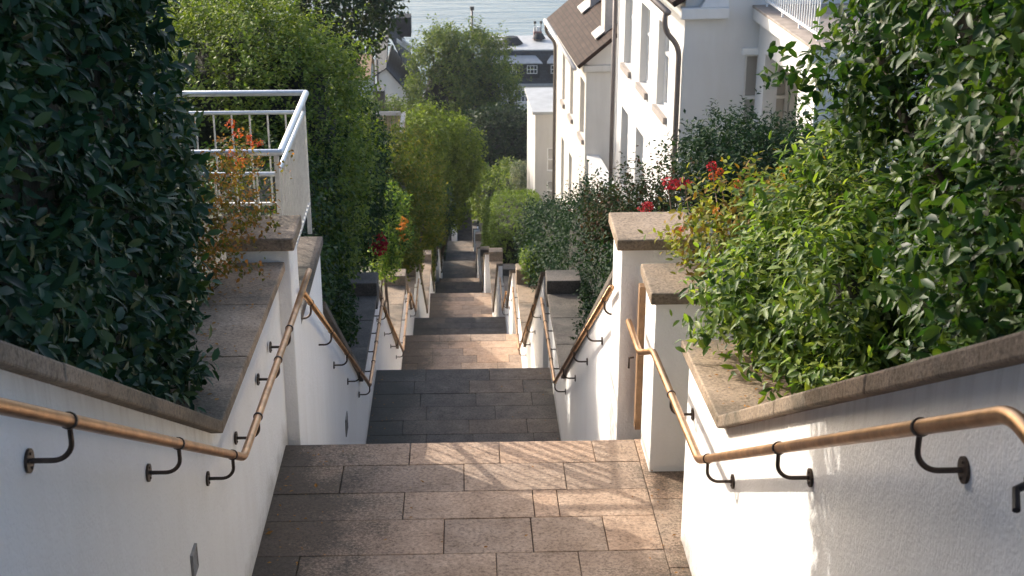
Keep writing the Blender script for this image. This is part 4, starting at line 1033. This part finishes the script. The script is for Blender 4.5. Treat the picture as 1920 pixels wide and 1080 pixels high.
for t0, t1 in ((Xf(742, 85), .25), (Xf(752, 82), .5)):
    b.hexa([(t0, 1.9, Zf(742, 88)), (t0+1.2, 1.9, Zf(760, 108)), (t0+1.2, 2.4, Zf(760, 108)), (t0, 2.4, Zf(742, 88)), (t0, 1.9, Zf(742, 82)), (t0+1.2, 1.9, Zf(760, 102)), (t0+1.2, 2.4, Zf(760, 102)), (t0, 2.4, Zf(742, 82))])
b.build('skylight', M['zinc'], ro)
b = MB(); b.tube([(Xf(708, 140), -.1, -1), (Xf(708, 140), -.1, Zf(708, 110))], .09, 8); b.build('flue', M['pipe'], lh)
b = MB(); b.tube([(Xf(701, 140), -.1, -1), (Xf(701, 140), -.1, Zf(701, 110))], .11, 8); b.build('flue', M['pipe'], lh)
S0 = atY(705, 190, 108)
sh = empty('garden_shed', (S0.x, 108, -34.5), 'small dark brown clad shed in front of the distant white house', 'shed')
wd = atY(724, 190, 108).x-atY(694, 190, 108).x; zt = atY(700, 173, 108).z+34.5
b = MB(); b.box(-wd/2, wd/2, 0, 2, -1, zt); b.build('wall', M['brownwall'], sh); b = MB(); b.box(-wd/2-.05, wd/2+.05, -.06, 2.1, zt+.002, zt+.1); b.build('roof', M['iron'], sh)
S0 = atY(668, 150, 104)
sh = empty('cottage', (S0.x, 104, -34), 'pale cottage with ochre tiled roof peeking out beside the dark tree', 'cottage')
x1 = atY(692, 150, 104).x-S0.x; ze = atY(680, 146, 104).z+34; zr = atY(680, 112, 106).z+34
b = MB(); b.box(-4, x1, 0, 5, -1, ze); b.build('wall', M['house'], sh)
b = MB(); roof_plane(b, (-4.2, -.2, ze+.05), (x1+.12, -.2, ze+.05), (x1+.12, 2.6, zr+.3), (-4.2, 2.6, zr+.3)); roof_plane(b, (x1+.12, 5.2, ze+.05), (-4.2, 5.2, ze+.05), (-4.2, 2.6, zr+.31), (x1+.12, 2.6, zr+.31)); b.build('roof', M['ochre'], sh)

# wooden deck with railing among the left hedges
a, c = atY(702, 210, 45), atY(757, 210, 45)
dk = empty('wooden_deck', ((a.x+c.x)/2, 45, -15), 'weathered wooden deck with slatted side among the left hedges', 'deck')
b = MB(); b.box(a.x-1, c.x, 44.95, 45.03, c.z-.10, c.z+.02); b.box(c.x-.06, c.x+.06, 43.6, 44.94, c.z-.10, c.z+.03); part(b, 'deck_rail', M['deck_rail'], dk)
b = MB()
for k in range(26): b.box(a.x-.95+k*.075, a.x-.95+k*.075+.05, 44.97, 45.0, c.z-.95, c.z-.102)
part(b, 'slat_panel', M['deck'], dk)
b = MB(); b.box(c.x-.06, c.x+.04, 44.9, 45.0, -15.5, c.z-.1); part(b, 'post', M['deck'], dk)
q = atY(748, 268, 43.2); b = MB(); b.hexa([(c.x-.06, 43.6, c.z-.2), (c.x+.06, 43.6, c.z-.2), (c.x+.06, 43.75, c.z-.2), (c.x-.06, 43.75, c.z-.2), (c.x-.06, 43.6, c.z-.1), (c.x+.06, 43.6, c.z-.1), (c.x+.06, 43.75, c.z-.1), (c.x-.06, 43.75, c.z-.1)])
b.tube([(c.x, 43.65, c.z-.05), (q.x, 42.2, q.z-.2)], .055, 6); part(b, 'stair_rail', M['deck_rail'], dk)
# mast on the shore
P = atY(885, 16, 178); m_ = empty('mast', (P.x, 178, -43.0), 'tall thin brown mast standing before the water', 'mast')
b = MB(); b.tube([(P.x, 178, -43), (P.x, 178, P.z-.2)], .16, 8, radii=[.2, .13]); part(b, 'pole', M['pipe'], m_, smooth=True)
b = MB(); b.tube([(P.x, 178, P.z-.2), (P.x, 178, P.z+.25)], .27, 8); part(b, 'mast_head', M['iron'], m_)

# fallen leaves
for k, (px, py, s, lab) in enumerate([(505, 1001, .05, 'dry orange leaf lying on the paving beside the left wall'), (592, 905, .04, 'brown leaf lying on the second row of slabs at left'),
                                      (792, 897, .03, 'tiny dark leaf lying in the middle of the second slab row')]):
    P = atZ(px, py, -4.165); a = k*1.3+.4; d = Vector((math.cos(a), math.sin(a), 0)); e = Vector((-d.y, d.x, 0)); u = Vector((0, 0, 1))
    z = LAND[1][2]+(LAND[1][3]-LAND[1][2])*(P.y-5.72)/2.38+.004
    P = Vector((P.x, P.y, z))
    b = MB(); v = [P-d*s*.5, P+e*s*.28+u*.008, P+d*s*.5+u*.012, P-e*s*.28+u*.006, P+u*.001]
    b.v = [tuple(q) for q in v]; b.f = [(0, 4, 1), (1, 4, 2), (2, 4, 3), (3, 4, 0)]; b.mi = [0]*4
    o = b.build('fallen_leaf', M['deadleaf'], loc=P); tag(o, lab, 'leaf')

rl = random.Random(5); b = MB()
def litter(x, y, z, s):
    a = rl.uniform(0, 6.28); d = Vector((math.cos(a), math.sin(a), 0)); e = Vector((-d.y, d.x, 0)); u = Vector((0, 0, 1)); P = Vector((x, y, z+.003)); n0 = len(b.v)
    b.v += [tuple(q) for q in (P-d*s*.5, P+e*s*.26+u*s*rl.uniform(.02, .2), P+d*s*.5+u*s*.1, P-e*s*.26+u*s*rl.uniform(.02, .2), P+u*.001)]
    for f in ((0, 4, 1), (1, 4, 2), (2, 4, 3), (3, 4, 0)): b.f.append(tuple(n0+i for i in f)); b.mi.append(0)
for i_ in (1, 2, 3):
    y0, y1, z0, z1, xl, xr = LAND[i_]
    for k in range(110 if i_ == 1 else 60):
        y = rl.uniform(y0, y1-.05)
        e_ = abs(rl.gauss(0, .13)); x = xl+.02+e_ if rl.random() < .55 else (xr-.03-e_ if rl.random() < .6 else rl.uniform(xl, xr))
        litter(x, y, z0+(z1-z0)*(y-y0)/(y1-y0), rl.uniform(.008, .03))
PL = [(2.5, -.965), (5.75, -2.862), (8.24, -3.02)]; PR = [(2.55, -1.09), (5.72, -2.858), (6.82, -2.96)]
for k in range(130):
    y = rl.uniform(5.78, 8.15); litter(rl.uniform(-1.5, -1.16), y, interp(PL, y)+.002, rl.uniform(.01, .035))
for k in range(50):
    y = rl.uniform(5.75, 6.75); litter(rl.uniform(1.16, 1.5), y, interp(PR, y)+.002, rl.uniform(.01, .03))
tag(b.build('leaf_litter', M['deadleaf']), kind='stuff')

# ------------------------------------------------------------------ light, sky, camera
EL = R(25.5); az = Vector((-.738, .676, 0)).normalized()
sd = Vector((az.x*math.cos(EL), az.y*math.cos(EL), math.sin(EL)))
l = bpy.data.lights.new('sun', 'SUN'); l.energy = 2.05; l.angle = R(.4); l.color = (1.0, .94, .85)
so = bpy.data.objects.new('sun', l); COL.objects.link(so); so.rotation_euler = (-sd).to_track_quat('-Z', 'Y').to_euler(); so.location = (-20, 20, 30)
w = bpy.data.worlds.new('World'); scene.world = w; w.use_nodes = True
nt = w.node_tree; nt.nodes.clear()
sk = nt.nodes.new('ShaderNodeTexSky'); sk.sky_type = 'NISHITA'; sk.sun_disc = False; sk.sun_elevation = EL; sk.sun_rotation = math.atan2(az.x, az.y)
sk.altitude = 50; sk.air_density = 0.85; sk.dust_density = 4.0; sk.ozone_density = 1.0
bg = nt.nodes.new('ShaderNodeBackground'); bg.inputs[1].default_value = .15
ow = nt.nodes.new('ShaderNodeOutputWorld'); nt.links.new(sk.outputs[0], bg.inputs[0]); nt.links.new(bg.outputs[0], ow.inputs[0])

hm = bpy.data.materials.new('haze'); hm.use_nodes = True; hn = hm.node_tree; hn.nodes.clear()
ho = hn.nodes.new('ShaderNodeOutputMaterial'); hv = hn.nodes.new('ShaderNodeVolumePrincipled')
hv.inputs['Color'].default_value = (.86, .92, .97, 1); hv.inputs['Density'].default_value = .0002; hv.inputs['Anisotropy'].default_value = .2
hn.links.new(hv.outputs[0], ho.inputs['Volume'])
hb = MB(); hb.box(-1500, 1500, -20, 2700, -47, 12); tag(hb.build('haze', hm), kind='stuff')

cd = bpy.data.cameras.new('camera'); cd.sensor_width = 36; cd.lens = F/1920*36; cd.clip_end = 20000; cd.clip_start = .05
cd.dof.use_dof = True; cd.dof.focus_distance = 8.0; cd.dof.aperture_fstop = 9.0
co = bpy.data.objects.new('camera', cd); COL.objects.link(co)
co.rotation_euler = (math.pi/2-TH, 0, -PSI); scene.camera = co
vs = scene.view_settings; vs.view_transform = 'Standard'; vs.look = 'None'; vs.exposure = 1.38; vs.gamma = 1
scene.cycles.max_bounces = 12; scene.cycles.diffuse_bounces = 8; scene.cycles.transparent_max_bounces = 4
scene.cycles.use_denoising = True
